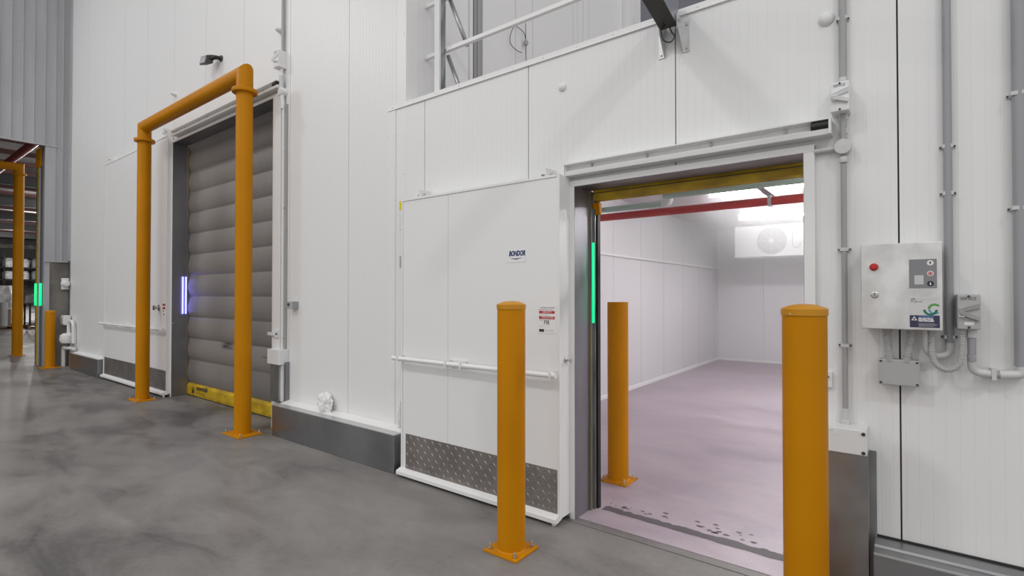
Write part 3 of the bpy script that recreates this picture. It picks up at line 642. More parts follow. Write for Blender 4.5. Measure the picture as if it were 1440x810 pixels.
t = thing('conduit', (0.15, 3.0, 1.2), 'vertical grey conduit passing behind cabinet side to an elbow below', 'conduit')
MB().tube([(0.152, 3.005, 1.27), (0.152, 3.005, 9.0)], 0.0155, 16).build('pipe', 'conduit_dark', t)
MB().tube(fillet([(0.152, 3.0, 1.285), (0.152, 3.0, 1.232), (0.095, 2.985, 1.222), (0.07, 2.96, 1.25), (0.066, 2.95, 1.345)], 0.03), 0.0145, 14).build('elbow', 'fitting', t)
for z in (1.31, 1.95, 2.16): saddle(t, 0.152, z, 0.0155, 3.012)

t = thing('conduit', (0.38, 3.0, 1.13), 'thick vertical grey conduit bending across to the grey isolator switch', 'conduit')
MB().tube([(0.382, 3.0, 1.2), (0.382, 3.0, 9.0)], 0.024, 18).build('pipe', 'conduit_dark', t)
MB().tube(fillet([(0.382, 2.995, 1.21), (0.382, 2.995, 1.165), (0.31, 2.985, 1.16)], 0.045), 0.0185, 16).build('large_elbow', 'fitting', t)
MB().tube([(0.32, 2.985, 1.16), (0.268, 2.983, 1.162)], 0.0155, 16).build('horizontal_pipe', 'conduit', t)
MB().tube(fillet([(0.285, 2.983, 1.161), (0.226, 2.975, 1.166), (0.222, 2.96, 1.24)], 0.05), 0.017, 16).build('small_elbow', 'fitting', t)
MB().tube([(0.222, 2.958, 1.215), (0.222, 2.955, 1.33)], 0.0145, 16).build('drop_pipe', 'conduit_dark', t)
MB().tube([(0.222, 2.955, 1.315), (0.222, 2.955, 1.352)], 0.0175, 16).build('gland', 'fitting', t)
for z in (1.86, 2.34): saddle(t, 0.382, z, 0.024, 3.004)
saddle_x = MB().box(0.285, 0.3, 2.963, WY, 1.138, 1.184).build('saddle_clip', 'fitting', t)

def flex(pts, r, label, turn=0.008):
    sm = fillet(pts, 0.06, 8); L = [0.0]
    for a, b in zip(sm[:-1], sm[1:]): L.append(L[-1] + (b - a).length)
    n = int(L[-1] / turn) * 4; P = []; R = []
    for k in range(n + 1):
        s = L[-1] * k / n; j = 0
        while j < len(L) - 2 and L[j + 1] < s: j += 1
        q = (s - L[j]) / max(1e-6, L[j + 1] - L[j]); P.append(sm[j].lerp(sm[j + 1], q)); R.append(r * (1.0, 1.0, 0.82, 0.82)[k % 4])
    t = thing('flexible_conduit', P[0] if P[0].z < P[-1].z else P[-1], label, 'conduit', 'corrugated hoses under the control cabinet')
    MB().tube(P, r, 14, True, R).build('corrugated_hose', 'hose', t)
    for e, d in ((P[0], P[1] - P[0]), (P[-1], P[-2] - P[-1])):
        d = d.normalized(); MB().tube([e - d * 0.004, e + d * 0.02], r * 1.12, 12).build('gland', 'grey_plastic', t)
flex([(-0.071, 2.955, 1.348), (-0.071, 2.955, 1.29), (-0.066, 2.96, 1.24), (-0.064, 2.965, 1.197)], 0.0155, 'short left corrugated hose between control cabinet and grey junction box')
flex([(0.018, 2.955, 1.348), (0.016, 2.955, 1.29), (0.006, 2.96, 1.24), (0.0, 2.965, 1.197)], 0.0155, 'short right corrugated hose between control cabinet and grey junction box')
flex([(0.088, 2.945, 1.348), (0.088, 2.945, 1.24), (0.1, 2.945, 1.19), (0.14, 2.945, 1.165), (0.18, 2.945, 1.19), (0.19, 2.945, 1.25), (0.191, 2.945, 1.352)], 0.0135, 'corrugated hose looping in a U from cabinet to isolator')
t = thing('junction_box', (-0.03, 2.95, 1.085), 'blank grey junction box hanging below the steel control cabinet', 'junction box')
box('box_body', 'grey_plastic', t, -0.104, 0.045, 2.965, WY, 1.085, 1.199, 0.004); lid = box('lid', 'grey_plastic', t, -0.106, 0.047, 2.952, 2.966, 1.083, 1.201, 0.004)
for x in (-0.096, 0.037):
    for z in (1.093, 1.191): MB().lathe([(0.005, 0), (0.005, -0.002), (0, -0.002)], (x, 2.952, z), 'y', 10).build('screw', 'charcoal', lid)

# control cabinet
cb_ = thing('control_cabinet', (-0.02, 2.95, 1.345), 'brushed steel door control cabinet with red button and key lock', 'cabinet')
box('cabinet_body', 'cabinet', cb_, -0.16, 0.118, 2.892, WY, 1.348, 1.722, 0.003)
dr = box('cabinet_door', 'cabinet', cb_, -0.166, 0.124, 2.878, 2.892, 1.343, 1.728, 0.003)
MB().lathe([(0.017, 0), (0.017, -0.006), (0.012, -0.008), (0.012, -0.016), (0.015, -0.018), (0.015, -0.03), (0.011, -0.034), (0, -0.035)], (-0.116, 2.878, 1.624), 'y', 20).build('stop_button', 'red', dr)
lk = MB().lathe([(0.015, 0), (0.015, -0.004), (0.011, -0.006), (0.011, -0.012), (0, -0.012)], (-0.114, 2.878, 1.497), 'y', 20).build('lock', 'zinc', dr)
box('key_slot', 'charcoal', lk, -0.1155, -0.1125, 2.8655, 2.867, 1.49, 1.504)
kp = card('keypad', 'grey_plastic', dr, 0.011, 0.106, 1.526, 1.653, 2.8765, 0.0015)
kp.data.materials[0] = mat('keypad_grey', (0.23, 0.235, 0.25), 0.45)
card('display', 'fitting', kp, 0.029, 0.061, 1.543, 1.583, 2.8755, 0.001)
def disc(name, m, parent, x, z, r, y, n=24): return MB().lathe([(r, 0.0006), (r, 0), (0, 0)], (x, y, z), 'y', n).build(name, m, parent)
for z, m in ((1.636, 'label_white'), (1.590, 'label_white'), (1.546, 'black')): disc('key', m, kp, 0.084, z, 0.0115, 2.8758)
disc('stop_ring', 'red', kp, 0.084, 1.590, 0.0085, 2.8752); disc('stop_ring_inner', 'label_white', kp, 0.084, 1.590, 0.0062, 2.8748); disc('stop_symbol', 'red', kp, 0.084, 1.590, 0.0045, 2.8744)
def arrow(x, z, s, m):
    MB().poly([(x - 0.0016, 2.8752, z - s * 0.006), (x + 0.0016, 2.8752, z - s * 0.006), (x + 0.0016, 2.8752, z + s * 0.001), (x + 0.005, 2.8752, z + s * 0.001), (x, 2.8752, z + s * 0.007), (x - 0.005, 2.8752, z + s * 0.001), (x - 0.0016, 2.8752, z + s * 0.001)]).build('arrow_symbol', m, kp)
arrow(0.084, 1.636, 1, 'ink'); arrow(0.084, 1.546, -1, 'label_white')
ls = card('supplier_label', 'label_white', dr, 0.012, 0.114, 1.409, 1.489, 2.8768, 0.0012)
ls.data.materials[0] = mat('cream_label', (0.62, 0.62, 0.61), 0.45)
MB().tube([(0.024 + 0.006 * math.cos(a) + 0.002 * math.sin(a), 2.8764, 1.478 + 0.004 * math.sin(a)) for a in [2 * PI * k / 16 for k in range(17)]], 0.0009, 6, False).build('brand_mark', 'ink', ls)
card('brand_word', 'fitting', ls, 0.034, 0.106, 1.473, 1.483, 2.8765, 0.0004)
text('PH 0800 447', 0.016, 2.8764, 1.463, 0.0075, 'ink', ls)
def arc(name, m, cx, cz, r0, r1, a0, a1, y):
    mb = MB(); n = 16
    for k in range(n):
        a = a0 + (a1 - a0) * k / n; b = a0 + (a1 - a0) * (k + 1) / n
        mb.poly([(cx + r0 * math.cos(a), y, cz + r0 * math.sin(a)), (cx + r1 * math.cos(a), y, cz + r1 * math.sin(a)), (cx + r1 * math.cos(b), y, cz + r1 * math.sin(b)), (cx + r0 * math.cos(b), y, cz + r0 * math.sin(b))])
    mb.build(name, m, ls)
arc('emblem_arc', 'green_d', 0.083, 1.433, 0.016, 0.025, PI, 2 * PI, 2.8762)
arc('emblem_arc', 'green_m', 0.097, 1.437, 0.014, 0.023, 0.7, PI, 2.8764)
arc('emblem_arc', 'teal', 0.097, 1.435, 0.014, 0.022, PI, 1.75 * PI, 2.8765)
ln = card('hazard_label', 'label_navy', dr, 0.012, 0.114, 1.355, 1.408, 2.8768, 0.0012)
MB().poly([(0.017, 2.8764, 1.386), (0.038, 2.8764, 1.386), (0.0275, 2.8764, 1.404)]).build('hazard_triangle', 'label_white', ln)
MB().poly([(0.0222, 2.876, 1.389), (0.0328, 2.876, 1.389), (0.0275, 2.876, 1.398)]).build('hazard_symbol', 'label_navy', ln)
text('WARNING', 0.042, 2.8764, 1.397, 0.011, 'label_blue', ln, bold=0.0004)
text('RISK ELECTRICAL', 0.042, 2.8764, 1.388, 0.0105, 'label_white', ln, sx=0.62, bold=0.0006)
text('PARTS ENCLOSED', 0.042, 2.8764, 1.379, 0.0105, 'label_white', ln, sx=0.62, bold=0.0006)
for k, wd in enumerate((0.055, 0.065, 0.06, 0.05)): card('print_line', 'label_grey', ln, 0.042, 0.042 + wd, 1.372 - 0.0042 * k, 1.3735 - 0.0042 * k, 2.8764, 0.0003)

t = thing('wall_switch', (-0.3, 3.0, 1.05), 'small white switch plate between the doorway and slim conduit', 'switch')
box('plate', 'white2', t, -0.335, -0.295, 3.012, WY, 1.035, 1.115, 0.003); box('toggle', 'charcoal', t, -0.317, -0.309, 3.0, 3.012, 1.085, 1.093)

# conduit by the roll-up door
t = thing('conduit', (-5.5, 3.0, 0.9), 'slim white conduit running up the wall beside roll-up door', 'conduit')
MB().tube([(-5.46, 3.0, 0.895), (-5.46, 3.0, 3.62)], 0.015, 14).build('lower_pipe', 'white2', t)
MB().tube([(-5.49, 2.99, 3.9), (-5.49, 2.99, 4.0)], 0.02, 14).build('link_pipe', 'white2', t)
MB().lathe([(0.045, WY), (0.045, 2.97), (0.04, 2.962), (0, 2.96)], (-5.48, 0, 3.74), 'y', 20).build('round_junction_box', 'white2', t)
MB().tube([(-5.485, 2.99, 3.77), (-5.49, 2.99, 3.92)], 0.026, 14).build('socket', 'fitting', t)
MB().tube([(-5.465, 2.995, 3.55), (-5.475, 2.99, 3.71)], 0.022, 14).build('socket', 'white2', t)
MB().tube([(-5.49, 3.005, 4.19), (-5.49, 3.005, 9.0)], 0.018, 14).build('upper_pipe', 'conduit', t)
for z in (2.45, 1.02): saddle(t, -5.46, z, 0.015, 3.01)
tag(MB().box(-5.43, -5.415, 3.005, WY, 0.9, 3.6).build('cable_cover', 'conduit'), 'narrow grey cable cover beside white conduit at roll-up door', 'conduit')

# small wall fittings
def dome(x, z, r, label):
    o = MB().lathe([(r, 0), (r * 1.0, -0.004), (r * 0.9, -r * 0.3), (r * 0.6, -r * 0.55), (r * 0.25, -r * 0.66), (0, -r * 0.68)], (x, WY, z), 'y', 28)
    tag(o.build('dome_cap', 'white2'), label, 'cap')
dome(-1.87, 2.925, 0.031, 'white dome cap on the wall midway between two panel joints')
dome(-0.31, 2.89, 0.036, 'white dome cap beside the slim conduit near the parapet')
t = thing('push_button', (-5.24, 2.98, 1.38), 'small grey push button station on the plain white wall', 'button')
box('station_body', 'grey_plastic', t, -5.30, -5.2, 2.96, WY, 1.345, 1.425, 0.006); MB().lathe([(0.016, 0), (0.016, -0.008), (0, -0.008)], (-5.262, 2.96, 1.39), 'y', 14).build('button', 'charcoal', t)
box('side_plate', 'conduit_dark', t, -5.2, -5.19, 2.965, WY, 1.35, 1.42)
t = thing('motion_sensor', (-7.1, 2.9, 4.55), 'black motion sensor on a bracket above the goalpost barrier', 'sensor')
MB().hexa([(-7.27, 2.85, 4.47), (-7.13, 2.865, 4.46), (-7.26, 2.94, 4.5), (-7.12, 2.955, 4.49), (-7.26, 2.865, 4.585), (-7.12, 2.88, 4.575), (-7.25, 2.95, 4.615), (-7.11, 2.965, 4.605)]).build('sensor_head', 'charcoal', t, 0.006)
MB().hexa([(-7.262, 2.846, 4.485), (-7.142, 2.859, 4.476), (-7.262, 2.87, 4.485), (-7.142, 2.88, 4.476), (-7.252, 2.858, 4.57), (-7.132, 2.871, 4.561), (-7.25, 2.88, 4.57), (-7.13, 2.89, 4.561)]).build('lens', 'conduit_dark', t)
MB().tube([(-7.15, 2.92, 4.54), (-7.07, 2.965, 4.56), (-7.05, WY, 4.56)], 0.025, 12).build('bracket', 'black', t)
MB().lathe([(0.04, 0), (0.04, -0.015), (0, -0.02)], (-7.05, WY, 4.56), 'y', 16).build('mounting_plate', 'charcoal', t)
for x, z, lab in ((-8.53, 4.44, 'small white cable plug on wall above the goalpost crossbeam'), (-5.57, 4.46, 'small white cable plug on wall above conduit isolator')):
    tag(MB().lathe([(0.035, 0), (0.03, -0.03), (0.015, -0.07), (0, -0.075)], (x, WY, z), 'y', 14).build('cable_plug', 'white2'), lab, 'plug')

# ------------------------------------------------------------------ arm bracketed to the parapet wall
t = thing('support_arm', (-1.095, WY, 3.0), 'dark steel arm projecting from wall between two zinc angle brackets', 'arm')
for x0, x1, web in ((-1.184, -1.144, -1.150), (-1.042, -0.999, -1.042)):
    bk = box('angle_bracket', 'galv', t, x0, x1, WY - 0.006, WY, 2.925, 3.105)
    MB().prism([(WY - 0.005, 2.925), (WY - 0.005, 3.105), (WY - 0.09, 3.13), (WY - 0.11, 3.10), (WY - 0.09, 3.04)], web, web + 0.006).build('web_plate', 'galv', bk)
    for z in (2.945, 3.085):
        MB().lathe([(0.007, 0), (0.007, -0.006), (0, -0.007)], ((x0 + x1) / 2 + (0.006 if web == x0 else -0.004), WY - 0.006, z), 'y', 6).build('bolt', 'zinc', bk)
MB().tube([(-1.16, WY - 0.075, 3.095), (-1.03, WY - 0.075, 3.095)], 0.014, 14).build('pivot_pin', 'galv', t)
y0, z0, y1, z1 = 2.955, 3.06, 1.35, 3.43
MB().hexa([(-1.146, y1, z1), (-1.046, y1, z1), (-1.146, y0, z0), (-1.046, y0, z0), (-1.146, y1, z1 + 0.006), (-1.046, y1, z1 + 0.006), (-1.146, y0, z0 + 0.006), (-1.046, y0, z0 + 0.006)]).build('underside_plate', 'arm_under', t)
MB().hexa([(-1.146, y1, z1 + 0.006), (-1.046, y1, z1 + 0.006), (-1.146, y0, z0 + 0.006), (-1.046, y0, z0 + 0.006), (-1.146, y1, z1 + 0.15), (-1.046, y1, z1 + 0.15), (-1.146, y0 + 0.03, z0 + 0.15), (-1.046, y0 + 0.03, z0 + 0.15)]).build('arm_box', 'arm_side', t)
MB().tube(fillet([(-1.10, 2.94, 3.075), (-1.125, 2.9, 3.05), (-1.12, 2.92, 2.98), (-1.075, 2.93, 2.955), (-1.055, 2.95, 3.0), (-1.08, 2.96, 3.03), (-1.10, 2.95, 3.09)], 0.04), 0.0035, 8).build('cable', 'black', t)

# ------------------------------------------------------------------ frame and pipes on the cold room roof
t = thing('roof_frame', (-3.2, 3.25, 3.08), 'white steel frame with rails and brace standing behind the parapet', 'frame')
box('post', 'white', t, -3.30, -3.238, 3.2, 3.25, 3.08, 7.5)
box('post_flange', 'steel', t, -3.238, -3.222, 3.2, 3.26, 3.08, 7.5)
for z in (3.66, 4.13):
    MB().box(-3.48, 1.5, 3.255, 3.26, z - 0.016, z + 0.016).box(-3.48, 1.5, 3.26, 3.29, z + 0.012, z + 0.016).box(-3.48, 1.5, 3.26, 3.29, z - 0.016, z - 0.012).build('rail', 'white', t)
    MB().lathe([(0.01, 0), (0.01, -0.01), (0, -0.01)], (-3.215, 3.255, z), 'y', 8).build('bolt', 'zinc', t)
for z in (3.6, 4.15):
    MB().hexa([(-3.22, 3.28, z - 0.04), (-3.17, 3.28, z - 0.04), (-3.22, 3.33, z - 0.04), (-3.17, 3.33, z - 0.04), (-3.235, 3.28, z), (-3.185, 3.28, z), (-3.235, 3.33, z), (-3.185, 3.33, z)])
    MB().tube([(-3.23, 3.3, z + 0.02), (-3.0, 3.3, z - 0.5)], 0.022, 4).build('brace', 'steel', t)
dp = thing('downpipe', (-3.45, 3.93, 3.08), 'grey vertical channel with white strip on side wall above cold room', 'channel')
box('white_strip', 'white', dp, -3.475, -3.46, 3.85, 3.89, 3.09, 9.4)
for k in range(3): box('channel_rib', 'conduit_dark' if k % 2 == 0 else 'conduit', dp, -3.475, -3.45 + 0.008 * (k % 2), 3.90 + k * 0.045, 3.94 + k * 0.045, 3.08, 9.4)
wc = thing('cable_coil', (-3.42, 4.75, 4.2), 'loose thin cable coiled and hanging on the upper side wall', 'cable')
MB().tube([(-3.44 + 0.02 * math.sin(3 * a), 4.62 + 0.13 * math.cos(a), 4.36 + 0.15 * math.sin(a)) for a in [0.3 + 5.2 * k / 24 for k in range(25)]], 0.004, 6).build('loop', 'charcoal', wc)
MB().tube([(-3.44, 4.77, 4.6), (-3.44, 4.78, 4.2), (-3.43, 4.9, 3.5), (-3.43, 4.92, 3.08)], 0.004, 6).build('tail', 'charcoal', wc)
MB().lathe([(0.02, -0.03), (0.03, 0), (0.02, 0.03)], (-3.44, 4.78, 4.38), 'z', 10).build('knot', 'grey_plastic', wc)
t = thing('roof_column', (-3.4, 7.5, 3.08), 'white square column standing at the end of the upper side wall', 'column')
box('shaft', 'white', t, -3.48, -3.36, 7.42, 7.54, 3.09, 9.5); box('column_plate', 'white', t, -3.479, -3.32, 7.38, 7.58, 3.08, 3.09)
bd = thing('spare_board', (-3.4, 7.9, 3.08), 'offcut white board leaning behind the white column', 'board')
MB().hexa([(-3.3, 7.7, 3.08), (-3.26, 7.7, 3.08), (-3.3, 8.0, 3.08), (-3.26, 8.0, 3.08), (-3.46, 7.7, 5.9), (-3.42, 7.7, 5.9), (-3.46, 8.0, 5.9), (-3.42, 8.0, 5.9)]).build('sheet', 'white2', bd)
box('edge_batten', 'steel', bd, -3.47, -3.43, 8.0, 8.03, 3.08, 5.9)
bw = thing('wall_hall_back', (0, 16, 0), kind='structure')
for k in range(12): box('wall_panel', 'violet_clad', bw, -14 + k * 2.0, -14 + k * 2.0 + 1.97, 16, 16.1, 0, 14)
box('joint_strip', 'fitting', bw, -14, 10, 16.02, 16.12, 0, 14)

# ------------------------------------------------------------------ grey clad wall with opening on the far left
XW = -14.15
gw = thing('wall_left', (XW, 0, 0), kind='structure')
def tray(y0, y1, z0, z1):
    MB().prism([(XW, y0), (XW, y0 + 0.012), (XW + 0.0, y0 + 0.012), (XW, y1 - 0.03), (XW + 0.026, y1 - 0.022), (XW + 0.026, y1 - 0.006), (XW, y1), (XW - 0.03, y1), (XW - 0.03, y0)], z0, z1, 'z').build('cladding_tray', 'clad', gw)
y = 2.80
while y > -7: tray(y - 0.17, y, 4.6, 9.5); y -= 0.17
tray(2.80, 2.92, 2.2, 9.5); tray(2.92, 3.03, 2.2, 9.5)
box('jamb_flashing', 'clad', gw, XW - 0.01, XW + 0.02, 2.63, 2.80, 2.2, 4.6)
box('lintel_flashing', 'clad', gw, XW - 0.03, XW + 0.034, -7, 2.82, 4.57, 4.605)
box('drip_flashing', 'clad', gw, XW - 0.01, XW + 0.034, 2.62, 3.03, 2.17, 2.2)
box('backing', 'clad', gw, XW - 0.25, XW - 0.03, 2.66, 3.1, 0, 9.5); box('backing', 'clad', gw, XW - 0.25, XW - 0.03, -7, 2.66, 4.62, 9.5); box('backing', 'clad', gw, XW - 0.25, XW - 0.03, -14, -2.0, 0, 9.5)
box('concrete_dado', 'concrete_wall', gw, XW - 0.02, XW - 0.005, 2.72, 3.06, 0, 2.17)
box('corner_post', 'clad', gw, XW - 0.02, XW + 0.01, 2.64, 2.72, 0, 2.18)
box('corner_trim', 'clad', gw, XW + 0.0, -13.99, 3.0, 3.04, 2.2, 9.5); box('corner_angle', 'steel', gw, XW + 0.0, -14.0, 3.02, 3.06, 0.0, 2.2)
for yy_, zz_ in ((1.2, 5.4), (1.7, 5.4), (2.2, 5.4), (2.6, 5.4), (1.7, 6.6), (2.2, 6.6)): MB().lathe([(0.012, 0), (0.01, 0.008), (0, 0.01)], (XW + 0.002, yy_, zz_), 'x', 8).build('rivet', 'zinc', gw)
og = thing('trim_3', (-14.6, 2.65, 0), kind='structure')
box('jamb_steel', 'jamb', og, -14.95, -14.42, 2.645, 2.70, 0, 4.6); box('yellow_edge', 'hem', og, -14.82, -14.70, 2.635, 2.65, 0, 4.6); box('inner_lip', 'conduit', og, -14.62, -14.58, 2.625, 2.65, 0, 4.6)
box('yellow_header', 'yellow', og, -14.9, -14.5, 2.62, 2.66, 4.2, 4.6)
gl = thing('status_light', (-14.6, 2.62, 1.3), 'pair of glowing green LED tubes on far opening jamb', 'light')
MB().tube([(-14.78, 2.62, 1.26), (-14.78, 2.62, 1.73)], 0.02, 10).build('tube', 'led_green', gl); MB().tube([(-14.36, 2.62, 1.26), (-14.36, 2.62, 1.73)], 0.022, 10).build('tube', 'led_green', gl)
# pipes and outlets in the far corner
t = thing('drain_pipe', (-13.75, 2.95, 0), 'white drain pipe with elbow at the foot of far corner', 'pipe')
MB().tube(fillet([(-13.98, 2.92, 0.0), (-13.98, 2.92, 0.39), (-13.4, 2.96, 0.4)], 0.05), 0.035, 14).build('pipe_run', 'white2', t)
t = thing('flush_valve', (-13.7, 2.98, 0.45), 'white looped hose and fitting at the far end of panel wall', 'fitting')
MB().tube(fillet([(-13.78, 2.96, 0.5), (-13.78, 2.96, 0.95), (-13.5, 2.97, 0.95), (-13.5, 2.98, 0.5)], 0.12), 0.03, 10).build('loop', 'white2', t)
MB().lathe([(0.1, 0.5), (0.13, 0.56), (0.12, 0.66), (0.07, 0.7)], (-13.72, 2.93, 0), 'z', 14).build('body', 'white2', t)
t = thing('wall_outlet', (-13.95, 2.96, 1.0), 'white outlet box at the corner above the looped hose', 'outlet'); box('body', 'white2', t, -14.08, -13.85, 2.9, 3.01, 0.86, 1.06, 0.01); box('lid', 'white2', t, -14.06, -13.87, 2.885, 2.9, 0.88, 1.04, 0.004)
t = thing('wall_outlet', (-13.95, 2.96, 1.7), 'white round cable outlet high on the corner trim', 'outlet'); MB().lathe([(0.08, 0), (0.07, 0.08), (0.04, 0.12), (0, 0.12)], (-14.06, 2.96, 1.72), 'x', 14).build('cap', 'white2', t); box('collar', 'white2', t, -14.12, -14.05, 2.9, 3.02, 1.6, 1.84, 0.01)

# ------------------------------------------------------------------ far hall seen through the opening
tag(MB().box(-96, XW - 0.25, -14, 34, 9.0, 9.1).build('ceiling', 'roof'), kind='structure')
tag(MB().box(-96, -95.8, -14, 34, 0, 9.1).build('wall_far', 'concrete_wall'), kind='structure')
tag(MB().box(-96, -14.2, 33.8, 34, 0, 9.1).build('wall_far_right', 'concrete_wall'), kind='structure')
tag(MB().box(-96, -14.4, -14, -13.8, 0, 9.1).build('wall_far_left', 'concrete_wall'), kind='structure')
for k in range(20):
    tag(MB().prism([(-34 - k * 3.0, 8.75), (-33.88 - k * 3.0, 8.75), (-33.88 - k * 3.0, 8.77), (-33.98 - k * 3.0, 8.77), (-33.98 - k * 3.0, 8.98), (-33.88 - k * 3.0, 8.98), (-33.88 - k * 3.0, 9.0), (-34 - k * 3.0, 9.0)], -13.8, 33.8, 'y').build('roof_purlin', 'purlin'), 'dark red roof purlin under far hall roof sheets', 'purlin', 'roof purlins of the far hall')
for k in range(6):
    x = -43 - k * 10
    m = MB(); m.box(x - 0.15, x + 0.15, -13.8, 33.8, 8.1, 8.14).box(x - 0.15, x + 0.15, -13.8, 33.8, 8.7, 8.74).box(x - 0.02, x + 0.02, -13.8, 33.8, 8.14, 8.7)
    tag(m.build('roof_beam', 'darksteel'), 'black steel roof beam spanning the far hall', 'beam', 'roof beams of the far hall')
tag(MB().tube([(-18, 3.98, 6.5), (-60, 3.98, 6.5)], 0.13, 14).build('sprinkler_pipe', 'redpipe'), 'red sprinkler pipe under the far hall roof', 'pipe')
tag(MB().box(-94.4, -94, -13, 33, 6.3, 7.6).build('crane_girder', 'darksteel'), 'long black girder along the end of the far hall', 'beam')
for y in (11.0, 14.0, 17.0, 20.0):
    tag(MB().box(-88.2, -88.0, y, y + 0.2, 0, 8.1).box(-88.35, -87.85, y - 0.1, y + 0.3, 0, 0.03).build('steel_column', 'darksteel'), 'black steel column standing before far hall storage shelf', 'column', 'columns at the end of the far hall')
sh = thing('storage_shelf', (-90, 14, 0), 'tall dark pallet rack holding white wrapped loads at far hall end', 'shelf')
for z in (3.25, 4.75):
    box('beam', 'darksteel', sh, -89.2, -89.0, 7, 24, z, z + 0.14); box('deck', 'darksteel', sh, -91, -89.0, 7, 24, z + 0.1, z + 0.15)
for y in (7.0, 12.80, 18.28, 23.9): box('upright', 'darksteel', sh, -89.1, -89.0, y, y + 0.1, 0, 6.6); box('upright', 'darksteel', sh, -91, -90.9, y, y + 0.1, 0, 6.6)
def wrapped(x0, x1, y0, y1, z0, z1, label, group, mt='wrap', seed=0):
    mb = MB(); n = 6
    rnd = random.Random(seed)
    for j in range(n + 1):
        t = j / n
        for i in range(12):
            a = 2 * PI * i / 12; cx, sx_ = math.cos(a), math.sin(a)
            q = 1 / max(abs(cx), abs(sx_)); q = min(q, 1.25) * (0.96 + 0.05 * rnd.random()) * (1 - (0.25 * max(0, t - 0.8) / 0.2))
            mb.v.append(((x0 + x1) / 2 + cx * q * (x1 - x0) / 2, (y0 + y1) / 2 + sx_ * q * (y1 - y0) / 2, z0 + (z1 - z0) * t))
    for j in range(n):
        for i in range(12): mb.f.append([j * 12 + i, j * 12 + (i + 1) % 12, (j + 1) * 12 + (i + 1) % 12, (j + 1) * 12 + i]); mb.sm.append(True)
    mb.f.append(list(range(11, -1, -1))); mb.f.append([n * 12 + i for i in range(12)]); mb.sm += [False, False]
    return tag(mb.build('wrapped_load', mt), label, 'load', group)
for row, (z0, z1) in enumerate(((3.41, 4.5), (4.91, 6.15))):
    for k in range(12):
        wrapped(-90.8, -89.05, 7.2 + k * 1.37 + 0.11, 7.2 + k * 1.37 + 1.2, z0, z1 - 0.15 * random.random(), ('white wrapped load on the lower rack level in the far hall', 'white wrapped load on the upper rack level in the far hall')[row], ('loads on the lower rack level', 'loads on the upper rack level')[row], seed=k + 20 * row)
def pallet(x, y, label, lx=1.2, ly=1.2):
    t = thing('pallet', (x, y, 0), label, 'pallet', 'timber pallets in the far hall')
    for k in range(7): box('deck_board', 'wood', t, x - lx / 2 + k * (lx - 0.1) / 6, x - lx / 2 + k * (lx - 0.1) / 6 + 0.1, y - ly / 2, y + ly / 2, 0.12, 0.145)
    for k in range(3): box('bearer', 'wood', t, x - lx / 2, x + lx / 2, y - ly / 2 + k * (ly - 0.09) / 2, y - ly / 2 + k * (ly - 0.09) / 2 + 0.09, 0.02, 0.12)
    for k in range(3): box('bottom_board', 'wood', t, x - lx / 2 + k * (lx - 0.1) / 2, x - lx / 2 + k * (lx - 0.1) / 2 + 0.1, y - ly / 2, y + ly / 2, 0.0, 0.02)
pallet(-31.0, 4.15, 'timber pallet under brown cartons in the far hall'); pallet(-31.0, 5.75, 'timber pallet under a dark cage in the far hall'); pallet(-33.2, 4.6, 'timber pallet under tall wrapped stack in the far hall')
def cartons(x, y, z, w, d, h, label):
    t = thing('carton', (x, y, z), label, 'carton', 'cartons on the far hall pallets'); box('carton_body', 'carton', t, x - w / 2, x + w / 2, y - d / 2, y + d / 2, z, z + h, 0.01); box('tape', 'wood', t, x + w / 2, x + w / 2 + 0.003, y - 0.03, y + 0.03, z, z + h)
cartons(-30.75, 3.85, 0.145, 0.6, 0.5, 0.62, 'brown carton on pallet beneath another carton'); cartons(-30.75, 3.85, 0.765, 0.6, 0.5, 0.55, 'brown carton stacked on top of another carton')
cartons(-31.25, 4.45, 0.145, 0.5, 0.5, 0.7, 'brown carton standing beside the stacked cartons'); 
tag(MB().tube([(-30.7, 4.4, 0.145), (-30.7, 4.4, 1.15)], 0.16, 14).build('sheet_roll', 'label_grey'), 'grey roll of sheeting standing on pallet beside brown cartons', 'roll')
wrapped(-31.4, -30.5, 3.5, 4.2, 1.315, 1.75, 'white plastic bundle on top of the stacked cartons', 'plastic bundles on goods', seed=51)
wrapped(-33.7, -32.7, 4.1, 5.2, 0.145, 1.9, 'tall grey wrapped stack behind the brown cartons', 'plastic bundles on goods', seed=52)
cg = thing('stillage_cage', (-31, 5.75, 0.145), 'dark steel stillage cage on pallet topped by white sheeting', 'cage')
for sx in (-1, 1):
    for sy in (-1, 1): box('corner_post', 'darksteel', cg, -31 + sx * 0.52 - 0.03, -31 + sx * 0.52 + 0.03, 5.75 + sy * 0.52 - 0.03, 5.75 + sy * 0.52 + 0.03, 0.145, 1.08)
for z in (0.3, 0.7, 1.05): box('rail', 'conduit', cg, -30.5, -30.46, 5.2, 6.3, z, z + 0.04)
box('tray', 'darksteel', cg, -31.5, -30.5, 5.23, 6.27, 0.2, 0.24); box('top_tray', 'darksteel', cg, -31.55, -30.45, 5.2, 6.3, 1.05, 1.1)
wrapped(-31.5, -30.5, 5.2, 6.3, 1.1, 1.52, 'white plastic sheeting heaped on the dark stillage cage', 'plastic bundles on goods', seed=53)

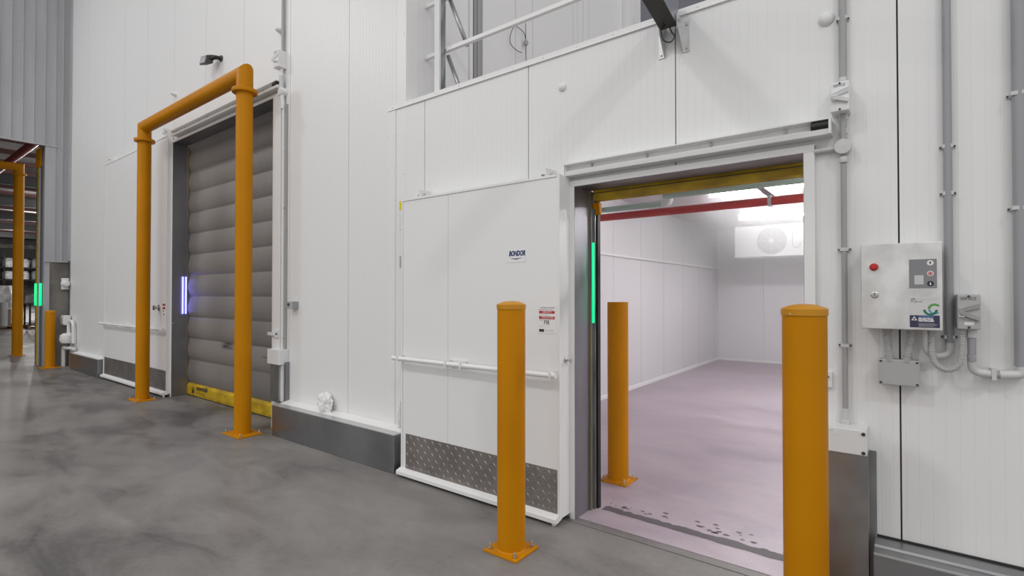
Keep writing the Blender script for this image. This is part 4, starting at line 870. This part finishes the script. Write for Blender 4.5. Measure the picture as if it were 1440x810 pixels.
# ------------------------------------------------------------------ water on the cold room floor
def blob(pts, z): return MB().poly([(x, y, z) for x, y in pts])
up, lo = [], []
for k in range(61):
    t = k / 60; x = -1.70 + t * 1.2; yc = 3.285 - 0.02 * t
    wd = 0.05 + 0.085 * abs(noise.noise(Vector((x * 4, 0, 0)))) * (1 - 0.5 * t)
    up.append((x, yc + wd + 0.022 * noise.noise(Vector((x * 26, 4, 0))))); lo.append((x, yc - wd * 0.35 + 0.006 * noise.noise(Vector((x * 15, 9, 0)))))
mb = MB()
for k in range(60): mb.poly([(lo[k][0], lo[k][1], 0.0012), (lo[k + 1][0], lo[k + 1][1], 0.0012), (up[k + 1][0], up[k + 1][1], 0.0012), (up[k][0], up[k][1], 0.0012)])
pd = tag(mb.build('puddle', 'wet'), 'dark wet streak across the concrete just inside the doorway', 'puddle')
for k in range(34):
    x = random.uniform(-1.72, -0.6); y = 3.375 + random.random() ** 2 * 0.12; r = random.uniform(0.004, 0.014)
    MB().poly([(x + r * 1.5 * math.cos(a) * (1 + 0.2 * math.sin(3 * a + k)), y + r * math.sin(a), 0.0012) for a in [2 * PI * j / 14 for j in range(14)]]).build('drop', 'wet', pd)

# ------------------------------------------------------------------ cold mist in the room
mz = bpy.data.materials.new('cold_mist'); mz.use_nodes = True; nt = mz.node_tree; nt.nodes.clear()
out = nt.nodes.new('ShaderNodeOutputMaterial'); vs = nt.nodes.new('ShaderNodeVolumeScatter'); vs.inputs['Color'].default_value = (0.97, 0.955, 0.97, 1)
# the mist is thickest below the ceiling near the evaporator
gp = nt.nodes.new('ShaderNodeNewGeometry'); sp_ = nt.nodes.new('ShaderNodeSeparateXYZ'); nt.links.new(gp.outputs['Position'], sp_.inputs[0])
def ramp(sock, a, b, lo, hi):
    r = nt.nodes.new('ShaderNodeMapRange'); r.interpolation_type = 'SMOOTHSTEP'
    for k, v in (('From Min', a), ('From Max', b), ('To Min', lo), ('To Max', hi)): r.inputs[k].default_value = v
    nt.links.new(sock, r.inputs['Value']); return r.outputs[0]
mu = nt.nodes.new('ShaderNodeMath'); mu.operation = 'MULTIPLY'; ad = nt.nodes.new('ShaderNodeMath'); ad.operation = 'ADD'; ad.inputs[1].default_value = 0.02
nt.links.new(ramp(sp_.outputs['Z'], 1.5, 2.7, 0.0, 1.0), mu.inputs[0]); nt.links.new(ramp(sp_.outputs['Y'], 5.5, 9.5, 0.0, 0.22), mu.inputs[1])
nt.links.new(mu.outputs[0], ad.inputs[0]); nt.links.new(ad.outputs[0], vs.inputs['Density'])
nt.links.new(vs.outputs[0], out.inputs['Volume'])
fog = MB().box(-3.43, 2.78, 3.45, 12.36, 0.01, 2.94).build('cold_mist', mz)
tag(fog, 'thin white mist hanging in the cold room', 'mist', kind='stuff')
